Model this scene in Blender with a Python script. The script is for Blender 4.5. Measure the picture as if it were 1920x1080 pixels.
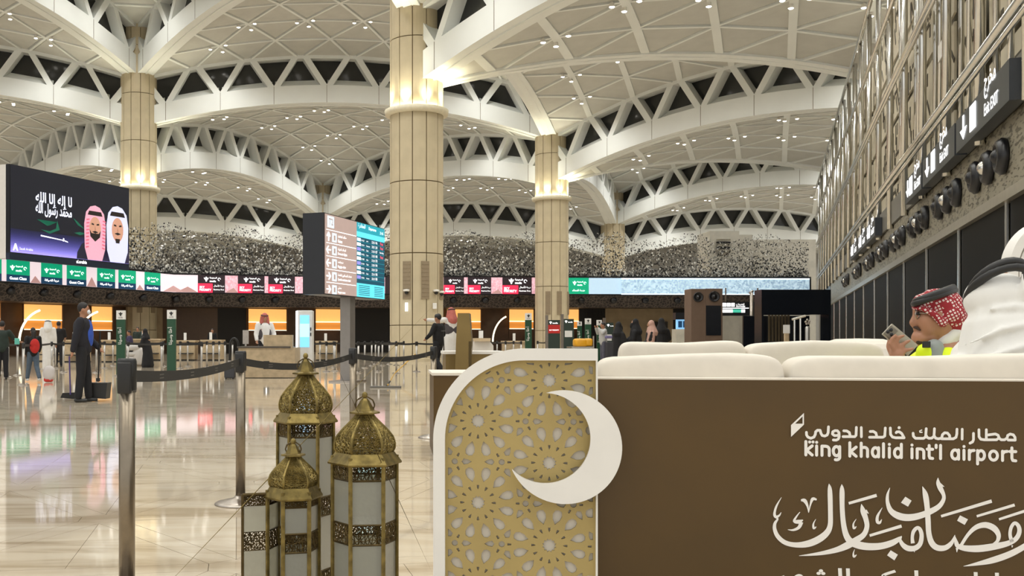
import bpy, bmesh, math, random
from mathutils import Vector, Matrix
random.seed(7)
for o in list(bpy.data.objects): bpy.data.objects.remove(o)
SC = bpy.context.scene
COL = SC.collection
# ---------------------------------------------------------------- camera, world, exposure
F = 1850.0; HY = 636.0; CX = 738.0; CH = 1.12   # focal length, optical centre in 1920x1080 pixels (an off-centre crop), eye height in metres
cd = bpy.data.cameras.new('camera'); cam = bpy.data.objects.new('camera', cd); COL.objects.link(cam)
cam.location = (0, 0, CH); cam.rotation_euler = (math.pi/2, 0, 0)
cd.sensor_width = 36; cd.lens = F/1920*36; cd.shift_y = (HY-540)/1920; cd.shift_x = (960-CX)/1920; cd.clip_end = 400
SC.camera = cam
SC.view_settings.view_transform = 'Standard'; SC.view_settings.look = 'None'
SC.view_settings.exposure = 0.22; SC.view_settings.gamma = 1.0; SC.view_settings.use_curve_mapping = False
w = bpy.data.worlds.new('world'); SC.world = w; w.use_nodes = True
bg = w.node_tree.nodes['Background']; bg.inputs[0].default_value = (1.0, 1.0, .98, 1); bg.inputs[1].default_value = .85
cy = SC.cycles; cy.max_bounces = 6; cy.diffuse_bounces = 3; cy.glossy_bounces = 3; cy.transmission_bounces = 4; cy.transparent_max_bounces = 8
LAMP_W = 850.0     # watts of one downlight cluster
SPOT_UP = 330.0    # watts of one column uplight
UP_W = 60.0        # emission of the column uplight troughs

# ---------------------------------------------------------------- helpers
def P(px, py, z): return Vector(((px-CX)/F*z, z, CH+(HY-py)/F*z))
def gz(py): return F*CH/(py-HY)
def g(px, py): z = gz(py); return Vector(((px-CX)/F*z, z, 0))
def lin(c):
    if isinstance(c, str): c = tuple(int(c[i:i+2], 16)/255 for i in (0, 2, 4))
    return tuple(((x/12.92) if x <= .04045 else ((x+.055)/1.055)**2.4) for x in c)+(1,)
MATS = {}
def M(name, col, rough=.5, metal=0, var=.06, scale=6., bump=0., emit=0, ecol=None, trans=0, alpha=1, coat=0, ior=1.5):
    if name in MATS: return MATS[name]
    m = bpy.data.materials.new(name); m.use_nodes = True; nt = m.node_tree; b = nt.nodes['Principled BSDF']
    c = lin(col)
    tc = nt.nodes.new('ShaderNodeTexCoord'); nz = nt.nodes.new('ShaderNodeTexNoise'); nz.inputs['Scale'].default_value = scale; nz.inputs['Detail'].default_value = 5
    nt.links.new(tc.outputs['Object'], nz.inputs['Vector'])
    r = nt.nodes.new('ShaderNodeValToRGB'); r.color_ramp.elements[0].position = .3; r.color_ramp.elements[1].position = .7
    r.color_ramp.elements[0].color = tuple(max(0, x*(1-var)) for x in c[:3])+(1,); r.color_ramp.elements[1].color = tuple(min(1, x*(1+var)) for x in c[:3])+(1,)
    nt.links.new(nz.outputs['Fac'], r.inputs['Fac']); nt.links.new(r.outputs['Color'], b.inputs['Base Color'])
    b.inputs['Roughness'].default_value = rough; b.inputs['Metallic'].default_value = metal; b.inputs['IOR'].default_value = ior
    if bump:
        bp = nt.nodes.new('ShaderNodeBump'); bp.inputs['Strength'].default_value = bump; bp.inputs['Distance'].default_value = .01
        nt.links.new(nz.outputs['Fac'], bp.inputs['Height']); nt.links.new(bp.outputs['Normal'], b.inputs['Normal'])
    if emit:
        b.inputs['Emission Color'].default_value = lin(ecol or col); b.inputs['Emission Strength'].default_value = emit
    b.inputs['Transmission Weight'].default_value = trans; b.inputs['Alpha'].default_value = alpha; b.inputs['Coat Weight'].default_value = coat
    m['b'] = 1; MATS[name] = m
    return m
def nodes(m): return m.node_tree, m.node_tree.nodes['Principled BSDF']
def mesh(name, vs, fs, mat=None, smooth=False):
    me = bpy.data.meshes.new(name); me.from_pydata([tuple(v) for v in vs], [], fs); me.update()
    if mat: me.materials.append(mat)
    if smooth:
        me.polygons.foreach_set('use_smooth', [True]*len(me.polygons))
    return me
def link(name, data, parent=None, loc=None, rz=None, world=True):
    o = bpy.data.objects.new(name, data); COL.objects.link(o)
    if parent is not None:
        o.parent = parent
        if world:
            if parent.parent is not None and not parent.get('_l'): o.matrix_parent_inverse = Matrix.Identity(4)
            elif not parent.get('_l'): o.matrix_parent_inverse = (Matrix.Translation(parent.location) @ parent.rotation_euler.to_matrix().to_4x4()).inverted()
    if loc is not None: o.location = loc
    if rz is not None: o.rotation_euler.z = rz
    return o
def tag(o, label, cat, group=None):
    o['label'] = label; o['category'] = cat
    if group: o['group'] = group
    return o
def struct(o): o['kind'] = 'structure'; return o
def stuff(o): o['kind'] = 'stuff'; return o
def empty(name, loc, label=None, cat=None, group=None, rz=0):
    o = bpy.data.objects.new(name, None); COL.objects.link(o); o.location = loc; o.rotation_euler.z = rz; o.empty_display_size = .1
    if label: tag(o, label, cat, group)
    return o
def frame_from(d, up=Vector((0, 0, 1))):
    d = d.normalized()
    if abs(d.dot(up)) > .98: up = Vector((1, 0, 0))
    a = d.cross(up).normalized(); b = a.cross(d).normalized()
    return a, b
class MB:
    def __init__(s): s.v = []; s.f = []
    def add(s, vs, fs):
        n = len(s.v); s.v += [Vector(v) for v in vs]; s.f += [tuple(i+n for i in f) for f in fs]; return s
    def box(s, c, d, rz=0, ax=None, bev=0):
        c = Vector(c); hx, hy, hz = d[0]/2, d[1]/2, d[2]/2
        if ax is None: ca, sa = math.cos(rz), math.sin(rz); ax = (Vector((ca, sa, 0)), Vector((-sa, ca, 0)), Vector((0, 0, 1)))
        if bev:
            bm = bmesh.new(); bmesh.ops.create_cube(bm, size=1, matrix=Matrix.Diagonal((d[0], d[1], d[2], 1)))
            bmesh.ops.bevel(bm, geom=bm.edges[:], offset=bev, segments=2, affect='EDGES', profile=.5)
            bm.verts.index_update()
            s.add([c+ax[0]*v.co.x+ax[1]*v.co.y+ax[2]*v.co.z for v in bm.verts], [[v.index for v in f.verts] for f in bm.faces]); bm.free(); return s
        vs = [c+ax[0]*(hx*i)+ax[1]*(hy*j)+ax[2]*(hz*k) for k in (-1, 1) for j in (-1, 1) for i in (-1, 1)]
        return s.add(vs, [(0, 2, 3, 1), (4, 5, 7, 6), (0, 1, 5, 4), (2, 6, 7, 3), (0, 4, 6, 2), (1, 3, 7, 5)])
    def hexa(s, b, t):                       # bottom loop, top loop -> closed prism
        n = len(b)
        return s.add(list(b)+list(t), [tuple(range(n))[::-1], tuple(range(n, 2*n))]+[(i, (i+1) % n, n+(i+1) % n, n+i) for i in range(n)])
    def prism(s, pts, ext):                  # planar polygon extruded by a vector
        pts = [Vector(p) for p in pts]; return s.hexa(pts, [p+Vector(ext) for p in pts])
    def tube(s, path, r, n=8, cap=True, flat=None):
        path = [Vector(p) for p in path]; rs = r if isinstance(r, (list, tuple)) else [r]*len(path); base = len(s.v); a0 = None; fs = []; vs = []
        for i, p in enumerate(path):
            d = (path[min(i+1, len(path)-1)]-path[max(i-1, 0)])
            if d.length < 1e-9: d = Vector((0, 0, 1))
            d.normalize()
            if a0 is None: a, b = frame_from(d)
            else:
                a = (a0-d*a0.dot(d)).normalized(); b = a.cross(d).normalized()
            a0 = a
            for k in range(n):
                t = 2*math.pi*k/n; rr = rs[i]; sq = flat or 1
                vs.append(p+a*(math.cos(t)*rr)+b*(math.sin(t)*rr*sq))
        for i in range(len(path)-1):
            for k in range(n): fs.append((i*n+k, i*n+(k+1) % n, (i+1)*n+(k+1) % n, (i+1)*n+k))
        if cap: fs.append(tuple(range(n))[::-1]); fs.append(tuple((len(path)-1)*n+k for k in range(n)))
        return s.add(vs, fs)
    def lathe(s, prof, n=16, c=(0, 0, 0), cap=True, ph=0, sx=1, sy=1, rz=0):
        c = Vector(c); vs = []; fs = []
        for r, z in prof:
            for k in range(n):
                t = 2*math.pi*k/n+ph; x, y = r*math.cos(t)*sx, r*math.sin(t)*sy
                vs.append(c+Vector((x*math.cos(rz)-y*math.sin(rz), x*math.sin(rz)+y*math.cos(rz), z)))
        for i in range(len(prof)-1):
            for k in range(n): fs.append((i*n+k, i*n+(k+1) % n, (i+1)*n+(k+1) % n, (i+1)*n+k))
        if cap: fs.append(tuple(range(n))[::-1]); fs.append(tuple((len(prof)-1)*n+k for k in range(n)))
        return s.add(vs, fs)
    def build(s, name, mat, parent=None, smooth=False, loc=None, world=True, rz=None):
        return link(name, mesh(name, s.v, s.f, mat, smooth), parent, loc, rz, world)
def ell(mb, c, r, n=14, m=9, rz=0):
    pr = [(max(.0005, math.sin(math.pi*i/m)), -math.cos(math.pi*i/m)*r[2]) for i in range(m+1)]
    return mb.lathe(pr, n, c, sx=r[0], sy=r[1], rz=rz)
def copy_tree(o, parent=None, **kw):
    c = o.copy(); COL.objects.link(c); c.parent = parent
    for ch in o.children: copy_tree(ch, c)
    return c
# arabic shaping by presentation forms, laid out right to left
ART = dict(zip('ءآأؤإئابةتثجحخدذرزسشصضطظعغفقكلمنهوىي', [0xFE80, 0xFE81, 0xFE83, 0xFE85, 0xFE87, 0xFE89, 0xFE8D, 0xFE8F, 0xFE93, 0xFE95, 0xFE99, 0xFE9D, 0xFEA1, 0xFEA5, 0xFEA9, 0xFEAB, 0xFEAD, 0xFEAF, 0xFEB1, 0xFEB5, 0xFEB9, 0xFEBD, 0xFEC1, 0xFEC5, 0xFEC9, 0xFECD, 0xFED1, 0xFED5, 0xFED9, 0xFEDD, 0xFEE1, 0xFEE5, 0xFEE9, 0xFEED, 0xFEEF, 0xFEF1]))
ANC = 'ءآأؤإاةدذرزوى'
def ar(s):
    out = []
    for wd in s.split(' '):
        r = ''
        for i, c in enumerate(wd):
            p = i > 0 and wd[i-1] in ART and wd[i-1] not in ANC
            n = i < len(wd)-1 and wd[i+1] in ART and c not in ANC
            r += chr(ART[c]+((3 if n else 1) if p else (2 if n else 0))) if c in ART else c
        out.append(r[::-1])
    return ' '.join(out[::-1])
SCR = bpy.data.scenes.new('scratch')
def realize(o):                              # evaluate one object in a scratch scene (quick), then drop it
    SCR.collection.objects.link(o); vl = SCR.view_layers[0]; vl.update(); dg = vl.depsgraph
    me = bpy.data.meshes.new_from_object(o.evaluated_get(dg)); d = o.data; t = o.type; bpy.data.objects.remove(o)
    if d.users == 0: (bpy.data.meshes if t == 'MESH' else bpy.data.curves).remove(d)
    return me
def text_mesh(body, bold=0.0, ext=.01):
    c = bpy.data.curves.new('t', 'FONT'); c.body = body; c.size = 1; c.extrude = ext; c.offset = bold; c.resolution_u = 3
    return realize(bpy.data.objects.new('t', c))
def put_text(name, body, mat, parent, org, ux, uy, wid=None, hei=None, bold=0., off=.004, ext=.001, align='l'):
    """text in the plane org + ux*s + uy*t (unit vectors), fitted to wid and/or hei"""
    me = text_mesh(body, bold, 0); xs = [v.co.x for v in me.vertices]; ys = [v.co.y for v in me.vertices]
    if not xs: return None
    x0, x1, y0, y1 = min(xs), max(xs), min(ys), max(ys); sx = sy = None
    if wid: sx = wid/(x1-x0)
    if hei: sy = hei/(y1-y0)
    sx = sx or sy; sy = sy or sx
    ux = Vector(ux).normalized(); uy = Vector(uy).normalized(); nn = ux.cross(uy); sh = {'l': 0, 'c': -(x1-x0)*sx/2, 'r': -(x1-x0)*sx}[align]
    for v in me.vertices: v.co = Vector(org)+ux*((v.co.x-x0)*sx+sh)+uy*((v.co.y-y0)*sy)+nn*off
    me.materials.clear(); me.materials.append(mat); me.name = name
    return link(name, me, parent)
def curve_plate(name, outer, holes, depth, mat, parent, to3):
    """filled 2D outline with holes, extruded; to3(x,y,z) maps to the world"""
    c = bpy.data.curves.new('p', 'CURVE'); c.dimensions = '2D'; c.fill_mode = 'BOTH'; c.extrude = depth/2
    for lp in [outer]+list(holes):
        s = c.splines.new('POLY'); s.points.add(len(lp)-1); s.use_cyclic_u = True
        for i, p in enumerate(lp): s.points[i].co = (p[0], p[1], 0, 1)
    me = realize(bpy.data.objects.new('p', c))
    for v in me.vertices: v.co = to3(v.co.x, v.co.y, v.co.z)
    me.materials.clear(); me.materials.append(mat); me.name = name
    return link(name, me, parent)
NLAY = [0]
def strokes(mb, lines, wid, to3, dep=.002):
    """monoline strokes with round ends as thin slabs"""
    for ln in lines:
        for i in range(len(ln)-1):
            a, b = Vector(ln[i]), Vector(ln[i+1]); d = b-a
            if d.length < 1e-6: d = Vector((1e-6, 0))
            t0 = math.atan2(d.y, d.x); r = wid/2; poly = []
            for k in range(7): t = t0+math.pi/2+math.pi*k/6; poly.append((a.x+r*math.cos(t), a.y+r*math.sin(t)))
            for k in range(7): t = t0-math.pi/2+math.pi*k/6; poly.append((b.x+r*math.cos(t), b.y+r*math.sin(t)))
            NLAY[0] = (NLAY[0]+1) % 23; dq = dep+NLAY[0]*.00006
            mb.hexa([to3(p[0], p[1], 0) for p in poly], [to3(p[0], p[1], dq) for p in poly])
def arc(cx, cy, r, a0, a1, n=8, ry=None):
    return [(cx+r*math.cos(math.radians(a0+(a1-a0)*i/n)), cy+(ry or r)*math.sin(math.radians(a0+(a1-a0)*i/n))) for i in range(n+1)]
# ---------------------------------------------------------------- shared materials
white_paint = M('white ceiling paint', 'e6e8e3', .55, var=.025, scale=.6)
panel_paint = M('white acoustic panel', 'c3c2ba', .7, var=.05, scale=1.2)
stone = M('cream limestone cladding', 'c6b899', .6, var=.07, scale=1.4, bump=.05)
groove = M('dark joint', '6e5c40', .8)
dark_glass = M('dark night glass', '2a2b2a', .12, var=.02)
black_glass = M('black door glass', '040405', .5, var=.05)
black_glass.node_tree.nodes['Principled BSDF'].inputs['Specular IOR Level'].default_value = .08
chrome = M('polished steel tube', 'dbd9d3', .2, 1, var=.03)
steel = M('brushed steel', 'a9a198', .32, 1, var=.08, scale=20)
dark_plastic = M('black plastic', '1d1c1b', .45, var=.1)
lamp_white = M('lit lamp lens', 'ffffff', .4, emit=9, ecol='fffaf0'); lamp_white.cycles.emission_sampling = 'NONE'
lamp_can = M('white lamp can', 'e6e2d8', .4)
warm_light = M('warm uplight strip', 'fff2c0', .4, emit=UP_W, ecol='fff4cc')
screen_black = M('dark screen housing', '14161c', .35, var=.1)
white_glow = M('white lit print', 'ffffff', .5, emit=1.6); white_glow.cycles.emission_sampling = 'NONE'
cream = M('cream upholstery', 'd9d1c3', .85, var=.05, scale=9, bump=.25)
gold_panel = M('gold brown laminate', '4e3706', .42, var=.10, scale=3)
wood = M('pale veneer', 'bba685', .45, var=.16, scale=7)
ivory = M('ivory lacquer', 'e6e3dc', .45, var=.03)
# ================================================================ THE HALL
S = 33.5
def ang(d): return Vector((math.cos(math.radians(d)), math.sin(math.radians(d)), 0))
A1 = 69.0; e1 = ang(A1); e2 = ang(A1-60); e3 = ang(A1+60)
B0 = Vector((1.185, 51.0, 0))
def node(i, j): return B0+e2*(i*S)+e1*(j*S)
RQ = S*S*(1/3-1/12)/2.5/1.0                 # paraboloid constant: edge rise 2.5 m
def bow(r2): return (S*S/3-r2)/RQ
LV = {('R', 0, -1): 17.55, ('R', 0, 0): 17.55, ('R', 0, 1): 17.55, ('R', 0, 2): 10.25, ('L', 0, -1): 13.9, ('L', 0, 0): 13.9, ('L', 0, 1): 13.9, ('L', 0, 2): 13.9,
      ('R', -1, 0): 24.85, ('R', -1, 1): 17.55, ('R', -1, 2): 10.25, ('L', -1, 0): 21.2, ('L', -1, 1): 21.2, ('L', -1, 2): 13.9, ('L', -1, 3): 10.25,
      ('R', -2, 0): 24.85, ('R', -2, 1): 17.55, ('R', -2, 2): 10.25, ('L', -2, 1): 21.2, ('L', -2, 2): 13.9, ('L', -2, 3): 10.25, ('L', 0, 3): 10.25, ('R', 0, -2): 17.55, ('R', -1, -1): 24.85}  # last two vaults added out of view so their lamps light the foreground
def tri(k):
    t, i, j = k
    return [(i, j), (i+1, j), (i, j+1)] if t == 'R' else [(i+1, j-1), (i+1, j), (i, j)]
NS = 8
def surf(p): return bow(p.x*p.x+p.y*p.y)
def make_shell_meshes(t, wide):
    vs = [node(*q) for q in tri((t, 0, 0))]; c = (vs[0]+vs[1]+vs[2])/3; vs = [v-c for v in vs]
    def bp(i, j): return vs[0]*((NS-i-j)/NS)+vs[1]*(i/NS)+vs[2]*(j/NS)
    def up(p, d): return Vector((p.x, p.y, surf(p)+d))
    n = 16; idx = {}; V = []; Fc = []
    for i in range(n+1):
        for j in range(n+1-i):
            p = vs[0]*((n-i-j)/n)+vs[1]*(i/n)+vs[2]*(j/n); idx[i, j] = len(V); V.append(up(p, .16))
    for i in range(n):
        for j in range(n-i):
            Fc.append((idx[i, j], idx[i, j+1], idx[i+1, j]))
            if i+j < n-1: Fc.append((idx[i+1, j], idx[i, j+1], idx[i+1, j+1]))
    shell = mesh('vault_shell', V, Fc, white_paint, True)
    mb = MB()
    def rib(a, b, w_):
        d = (b-a).normalized(); nn = Vector((-d.y, d.x, 0))*w_/2
        lo = [up(q, -.02) for q in (a+nn, b+nn, b-nn, a-nn)]; hi = [q+Vector((0, 0, .2)) for q in lo]
        mb.hexa(lo, hi)
    for i in range(NS+1):
        for j in range(NS+1-i):
            for (di, dj) in ((1, 0), (0, 1), (-1, 1)):
                a, b = (i, j), (i+di, j+dj)
                if b[0] < 0 or b[1] < 0 or b[0]+b[1] > NS: continue
                pa, pb = bp(*a), bp(*b); on_e1 = abs((pb-pa).normalized().dot(e1)) > .99
                rib(pa, pb, wide if on_e1 else .17)
    ribs = mesh('rib_grid', mb.v, mb.f, white_paint)
    panels = []
    for i in range(NS):
        for j in range(NS-i):
            T = [[bp(i, j), bp(i+1, j), bp(i, j+1)]]
            if i+j < NS-1: T.append([bp(i+1, j), bp(i+1, j+1), bp(i, j+1)])
            for q in T:
                cc = (q[0]+q[1]+q[2])/3; k = 1-.19/1.19
                qq = [cc+(p-cc)*k for p in q]
                me = MB().hexa([up(p, .045) for p in qq], [up(p, .15) for p in qq])
                panels.append(mesh('ceiling_panel', me.v, me.f, panel_paint))
    lamps = [bp(i, j) for (i, j) in ((1, 1), (1, 3), (1, 5), (3, 1), (3, 3), (5, 1), (2, 2), (2, 4), (4, 2), (6, 1), (1, 6))]
    return shell, ribs, panels, lamps
SM = {(t, wd): make_shell_meshes(t, wd) for t in 'RL' for wd in (.42, .2)}
# lamp prototype meshes (local, hanging point at origin)
can_me = mesh('housing', *(lambda m: (m.v, m.f))(MB().lathe([(.05, .12), (.05, 0), (.11, -.02), (.14, -.2), (.13, -.2), (.08, -.1)], 10)), lamp_can, False)
lens_me = mesh('lens', *(lambda m: (m.v, m.f))(MB().lathe([(.12, -.12), (.125, -.18), (.11, -.22), (.04, -.245)], 10)), lamp_white, True)
NEAR_WORD = {24.85: 'highest', 21.2: 'high', 17.55: 'middle', 13.9: 'low', 10.25: 'farthest low'}
VN = {('L', 0, 0): 'low vault nearest the camera at the upper right', ('L', 0, 1): 'second low vault along the right wall', ('L', 0, 2): 'third low vault along the right wall', ('R', 0, -1): 'vault cut off at the top right', ('R', 0, 0): 'vault right of the nearest column', ('R', 0, 1): 'vault right of the second column',
      ('L', -1, 1): 'high vault between the left and nearest columns', ('R', -1, 1): 'vault behind the left column', ('L', -1, 2): 'low vault behind the second column', ('L', -2, 2): 'low vault above the video screen', ('R', -2, 1): 'vault at the left edge', ('L', -2, 1): 'high vault at the upper left', ('R', -1, 0): 'highest vault at the top left', ('R', -1, 2): 'farthest low vault at the centre', ('R', 0, 2): 'farthest low vault on the right', ('R', -2, 2): 'farthest low vault on the left'}
lamp_n = 0
for k, lv in LV.items():
    q = [node(*v) for v in tri(k)]; c = (q[0]+q[1]+q[2])/3
    
    sh, ri, pa, la = SM[k[0], .42 if k[1] == 0 else .2]
    root = struct(link('ceiling', sh, None, (c.x, c.y, lv)))
    root['_l'] = 1
    link('rib_grid', ri, root)
    vis = any((v.y > 20) for v in q)
    for p in (pa if c.y > 25 else []): link('ceiling_panel', p, root)
    if lv == 10.25: la = la[:6:2]
    for p in la:
        w3 = Vector((c.x+p.x, c.y+p.y, lv+surf(p)))
        ld = bpy.data.lights.new('cluster_light', 'SPOT'); ld.energy = LAMP_W; ld.color = (1, 1, .975); ld.spot_size = 2.6; ld.spot_blend = 1; ld.shadow_soft_size = .35
        lo = bpy.data.objects.new('cluster_light', ld); COL.objects.link(lo); lo.location = w3+Vector((0, 0, -.45))
        py = HY-F*(w3.z-CH)/max(w3.y, 1); px = CX+F*w3.x/max(w3.y, 1)
        if not (-20 < px < 1940 and -15 < py < 640 and w3.y > 20): continue
        for m in range(3):
            d = ang(80+120*m)*.7
            z = lv+surf(Vector((p.x+d.x, p.y+d.y, 0)))
            o = empty('ceiling_spotlight', (w3.x+d.x, w3.y+d.y, z-.02), f'small white spotlight under the {VN.get(k, "farthest ceiling vault")}', 'spotlight', f'spotlights under the {VN.get(k, "farthest ceiling vault")}')
            o['_l'] = 1
            hs_ = link('housing', can_me, o); link('lens', lens_me, hs_); lamp_n += 1
print('lamps', lamp_n)
# ---- arched beams with a zigzag clerestory above: one canonical beam along local x
BH, ZH, BT = 1.4, 2.25, 1.25
def arcz(x): return 2.5*(1-(2*x/S)**2)
def make_beam():
    n = 24; mb = MB(); xs = [-S/2+S*i/n for i in range(n+1)]
    loops = []
    for x in xs: loops.append([Vector((x, y, arcz(x)+z)) for (y, z) in ((-BT/2, 0), (BT/2, 0), (BT/2, BH), (-BT/2, BH))])
    for i in range(n):
        mb.add(loops[i]+loops[i+1], [(0, 1, 5, 4), (1, 2, 6, 5), (2, 3, 7, 6), (3, 0, 4, 7)])
    for i in range(n):                    # upper sill carrying the next vault
        a = [Vector((x, y, arcz(x)+z)) for x in xs[i:i+2] for (y, z) in ((-BT/2, BH+ZH-.12), (BT/2, BH+ZH-.12), (BT/2, BH+ZH+.2), (-BT/2, BH+ZH+.2))]
        mb.add(a, [(0, 1, 5, 4), (1, 2, 6, 5), (2, 3, 7, 6), (3, 0, 4, 7)])
    chord = mesh('beam_chord', mb.v, mb.f, white_paint)
    jm = MB()
    for k in range(1, 9):
        x = -S/2+S*(k-.5)/8
        jm.box((x, -BT/2-.004, arcz(x)+BH/2), (.03, .01, BH))
    joints = mesh('joint', jm.v, jm.f, groove)
    st = []; pn = []; hw = .27; y0, y1 = -BT/2+.02, BT/2-.15
    def top(x): return arcz(x)+BH+ZH
    def bot(x): return arcz(x)+BH
    p = S/8
    for k in range(8):
        xb = -S/2+p*(k+.5)
        for sgn in (-1, 1):
            xt = xb+sgn*p/2*.80; x0 = xb+sgn*.20
            q = [(x0-hw, bot(x0-hw)-.05), (x0+hw, bot(x0+hw)-.05), (xt+hw, top(xt+hw)), (xt-hw, top(xt-hw))]
            m = MB().hexa([(a, y0, b) for a, b in q], [(a, y1, b) for a, b in q]); st.append(mesh('strut', m.v, m.f, white_paint))
        q = [(xb-.1, bot(xb)), (xb+.1, bot(xb)), (xb+p/2*.8, top(xb+p/2*.8)), (xb-p/2*.8, top(xb-p/2*.8))]
        m = MB().hexa([(a, y1-.25, b) for a, b in q], [(a, y1-.2, b) for a, b in q]); pn.append(mesh('window_pane', m.v, m.f, dark_glass))
    for k in range(9):
        xc = -S/2+p*k; q = [(max(-S/2, xc-p/2+.1), 0), (min(S/2, xc+p/2-.1), 0), (min(S/2, xc+p*.12), 1), (max(-S/2, xc-p*.12), 1)]
        q = [(a, (top(a) if b else bot(a))) for a, b in q]
        m = MB().hexa([(a, y1-.25, b) for a, b in q], [(a, y1-.2, b) for a, b in q]); pn.append(mesh('window_pane', m.v, m.f, dark_glass))
    sl = []
    for k in range(9):                     # sloped sills under the upright triangular windows
        xc = -S/2+p*k; xa, xb_ = max(-S/2, xc-p/2+.12), min(S/2, xc+p/2-.12); yb = y1-.24
        f0, f1, k0, k1 = (xa, y0+.1, bot(xa)-.03), (xb_, y0+.1, bot(xb_)-.03), (xa, yb, bot(xa)-.03), (xb_, yb, bot(xb_)-.03); m0, m1 = (xa, yb, bot(xa)+.62), (xb_, yb, bot(xb_)+.62)
        sl.append(mesh('window_sill', [f0, f1, k1, k0, m1, m0], [(0, 3, 2, 1), (0, 1, 4, 5), (2, 3, 5, 4), (0, 5, 3), (1, 2, 4)], white_paint))
    return chord, joints, st, pn, sl
BM = make_beam()
edges = {}
for k in LV:
    t = tri(k)
    for a in range(3):
        e = tuple(sorted((t[a], t[(a+1) % 3]))); edges.setdefault(e, []).append(k)
tn = 0
for e, ks in edges.items():
    if len(ks) != 2 or LV[ks[0]] == LV[ks[1]]: continue
    lo, hi = sorted(ks, key=lambda q: LV[q]); a, b = node(*e[0]), node(*e[1]); m = (a+b)/2
    if m.y < 22: continue
    ch = sum((node(*v) for v in tri(hi)), Vector())/3; d = (b-a).normalized()
    if Vector((-d.y, d.x, 0)).dot(ch-m) > 0: d = -d      # local -y faces the higher vault
    tn += 1
    root = struct(link(f'trim_{tn}', BM[0], None, (m.x, m.y, LV[lo]), math.atan2(d.y, d.x))); root['_l'] = 1  # arched structural beam between two vault levels
    link('joint', BM[1], root)
    for s_ in BM[2]: link('strut', s_, root)
    for s_ in BM[3]: link('window_pane', s_, root)
    for s_ in BM[4]: link('window_sill', s_, root)
    if abs(LV[lo]-LV[hi]) > 4: print('big step', e, LV[lo], LV[hi])
# ---- columns
CR = 1.38; PHH = 3.65
def curved_panel(h, r, da, dep=.06, n=4, mat=stone):
    mb = MB(); inn = []; out = []
    for i in range(n+1):
        t = -da/2+da*i/n; inn.append((math.cos(t)*(r-dep), math.sin(t)*(r-dep))); out.append((math.cos(t)*r, math.sin(t)*r))
    lp = out+inn[::-1]
    mb.hexa([(x, y, 0) for x, y in lp], [(x, y, h) for x, y in lp]); return mesh('stone_panel', mb.v, mb.f, mat)
pan_me = curved_panel(PHH-.05, CR, math.radians(30)-.035)
core_me = None
def column(nm, ij, top, label, collar):
    c = node(*ij); root = empty('column', (c.x, c.y, 0), label, 'column'); root['_l'] = 1
    cm = MB().lathe([(CR-.05, 0), (CR-.05, top)], 24); link('core', mesh('core', cm.v, cm.f, groove, True), root)
    base = MB().lathe([(CR+.05, 0), (CR+.05, .16), (CR, .18)], 24); link('plinth', mesh('plinth', base.v, base.f, stone), root)
    nlev = int(math.ceil((top-1.85)/PHH))
    lo_me = curved_panel(1.62, CR, math.radians(30)-.035)
    for k in range(12):
        a = math.radians(30*k+5)
        link('stone_panel', lo_me, root, (0, 0, .19), a)
        for l in range(nlev): link('stone_panel', pan_me, root, (0, 0, 1.85+l*PHH), a)
    if collar:
        hz = 12.6
        m = MB().lathe([(CR+.01, hz), (CR+.24, hz+.05), (CR+.28, hz+.3), (CR+.22, hz+.3), (CR+.2, hz+.14), (CR+.01, hz+.12)], 36, cap=False)
        co = link('light_collar', mesh('light_collar', m.v, m.f, M('cream collar', 'e8dfc4', .5), True), root)
        m = MB().lathe([(CR+.05, hz+.18), (CR+.16, hz+.18)], 36, cap=False)
        link('light_strip', mesh('light_strip', m.v, m.f, warm_light), root)
        for k in range(8):
            t = math.radians(45*k+20); ld = bpy.data.lights.new('column_uplight', 'SPOT'); ld.energy = SPOT_UP; ld.color = (1, .95, .74); ld.spot_size = 1.5; ld.spot_blend = .9; ld.shadow_soft_size = .06
            lo = bpy.data.objects.new('column_uplight', ld); COL.objects.link(lo); lo.location = (c.x+math.cos(t)*(CR+.2), c.y+math.sin(t)*(CR+.2), hz+.32); lo.rotation_euler = (math.pi, 0, 0)
    # air grilles and small cameras low on the shaft
    gm = M('column air grille', '93836a', .6)
    for a in (-112, -73, -25):
        t = math.radians(a); mb = MB(); ux = Vector((-math.sin(t), math.cos(t), 0)); nn = Vector((math.cos(t), math.sin(t), 0))
        mb.box(nn*(CR+.01)+Vector((0, 0, 4.1)), (.42, .06, 1.9), ax=(ux, nn, Vector((0, 0, 1))))
        for q in range(9): mb.box(nn*(CR+.045)+Vector((0, 0, 3.3+q*.2)), (.36, .02, .05), ax=(ux, nn, Vector((0, 0, 1))))
        link('air_grille', mesh('air_grille', mb.v, mb.f, gm), root)
    return root
cB = column('B', (0, 0), 26, 'large cream stone column nearest the camera, behind the direction sign', 1)
cA = column('A', (-1, 1), 26, 'cream stone column at the left behind the large video screen', 1)
cC = column('C', (0, 1), 22.5, 'cream stone column right of the nearest one, before the check-in counters', 1)
cD = column('D', (0, 2), 18.5, 'far cream stone column rising behind the flecked screen at centre right', 0)
cE = column('E', (-1, 2), 18.5, 'far narrow grey stone column seen just above the direction sign', 0)
cF = column('F', (-2, 2), 18.5, 'farthest left stone column standing behind the white hall arches', 0)
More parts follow.
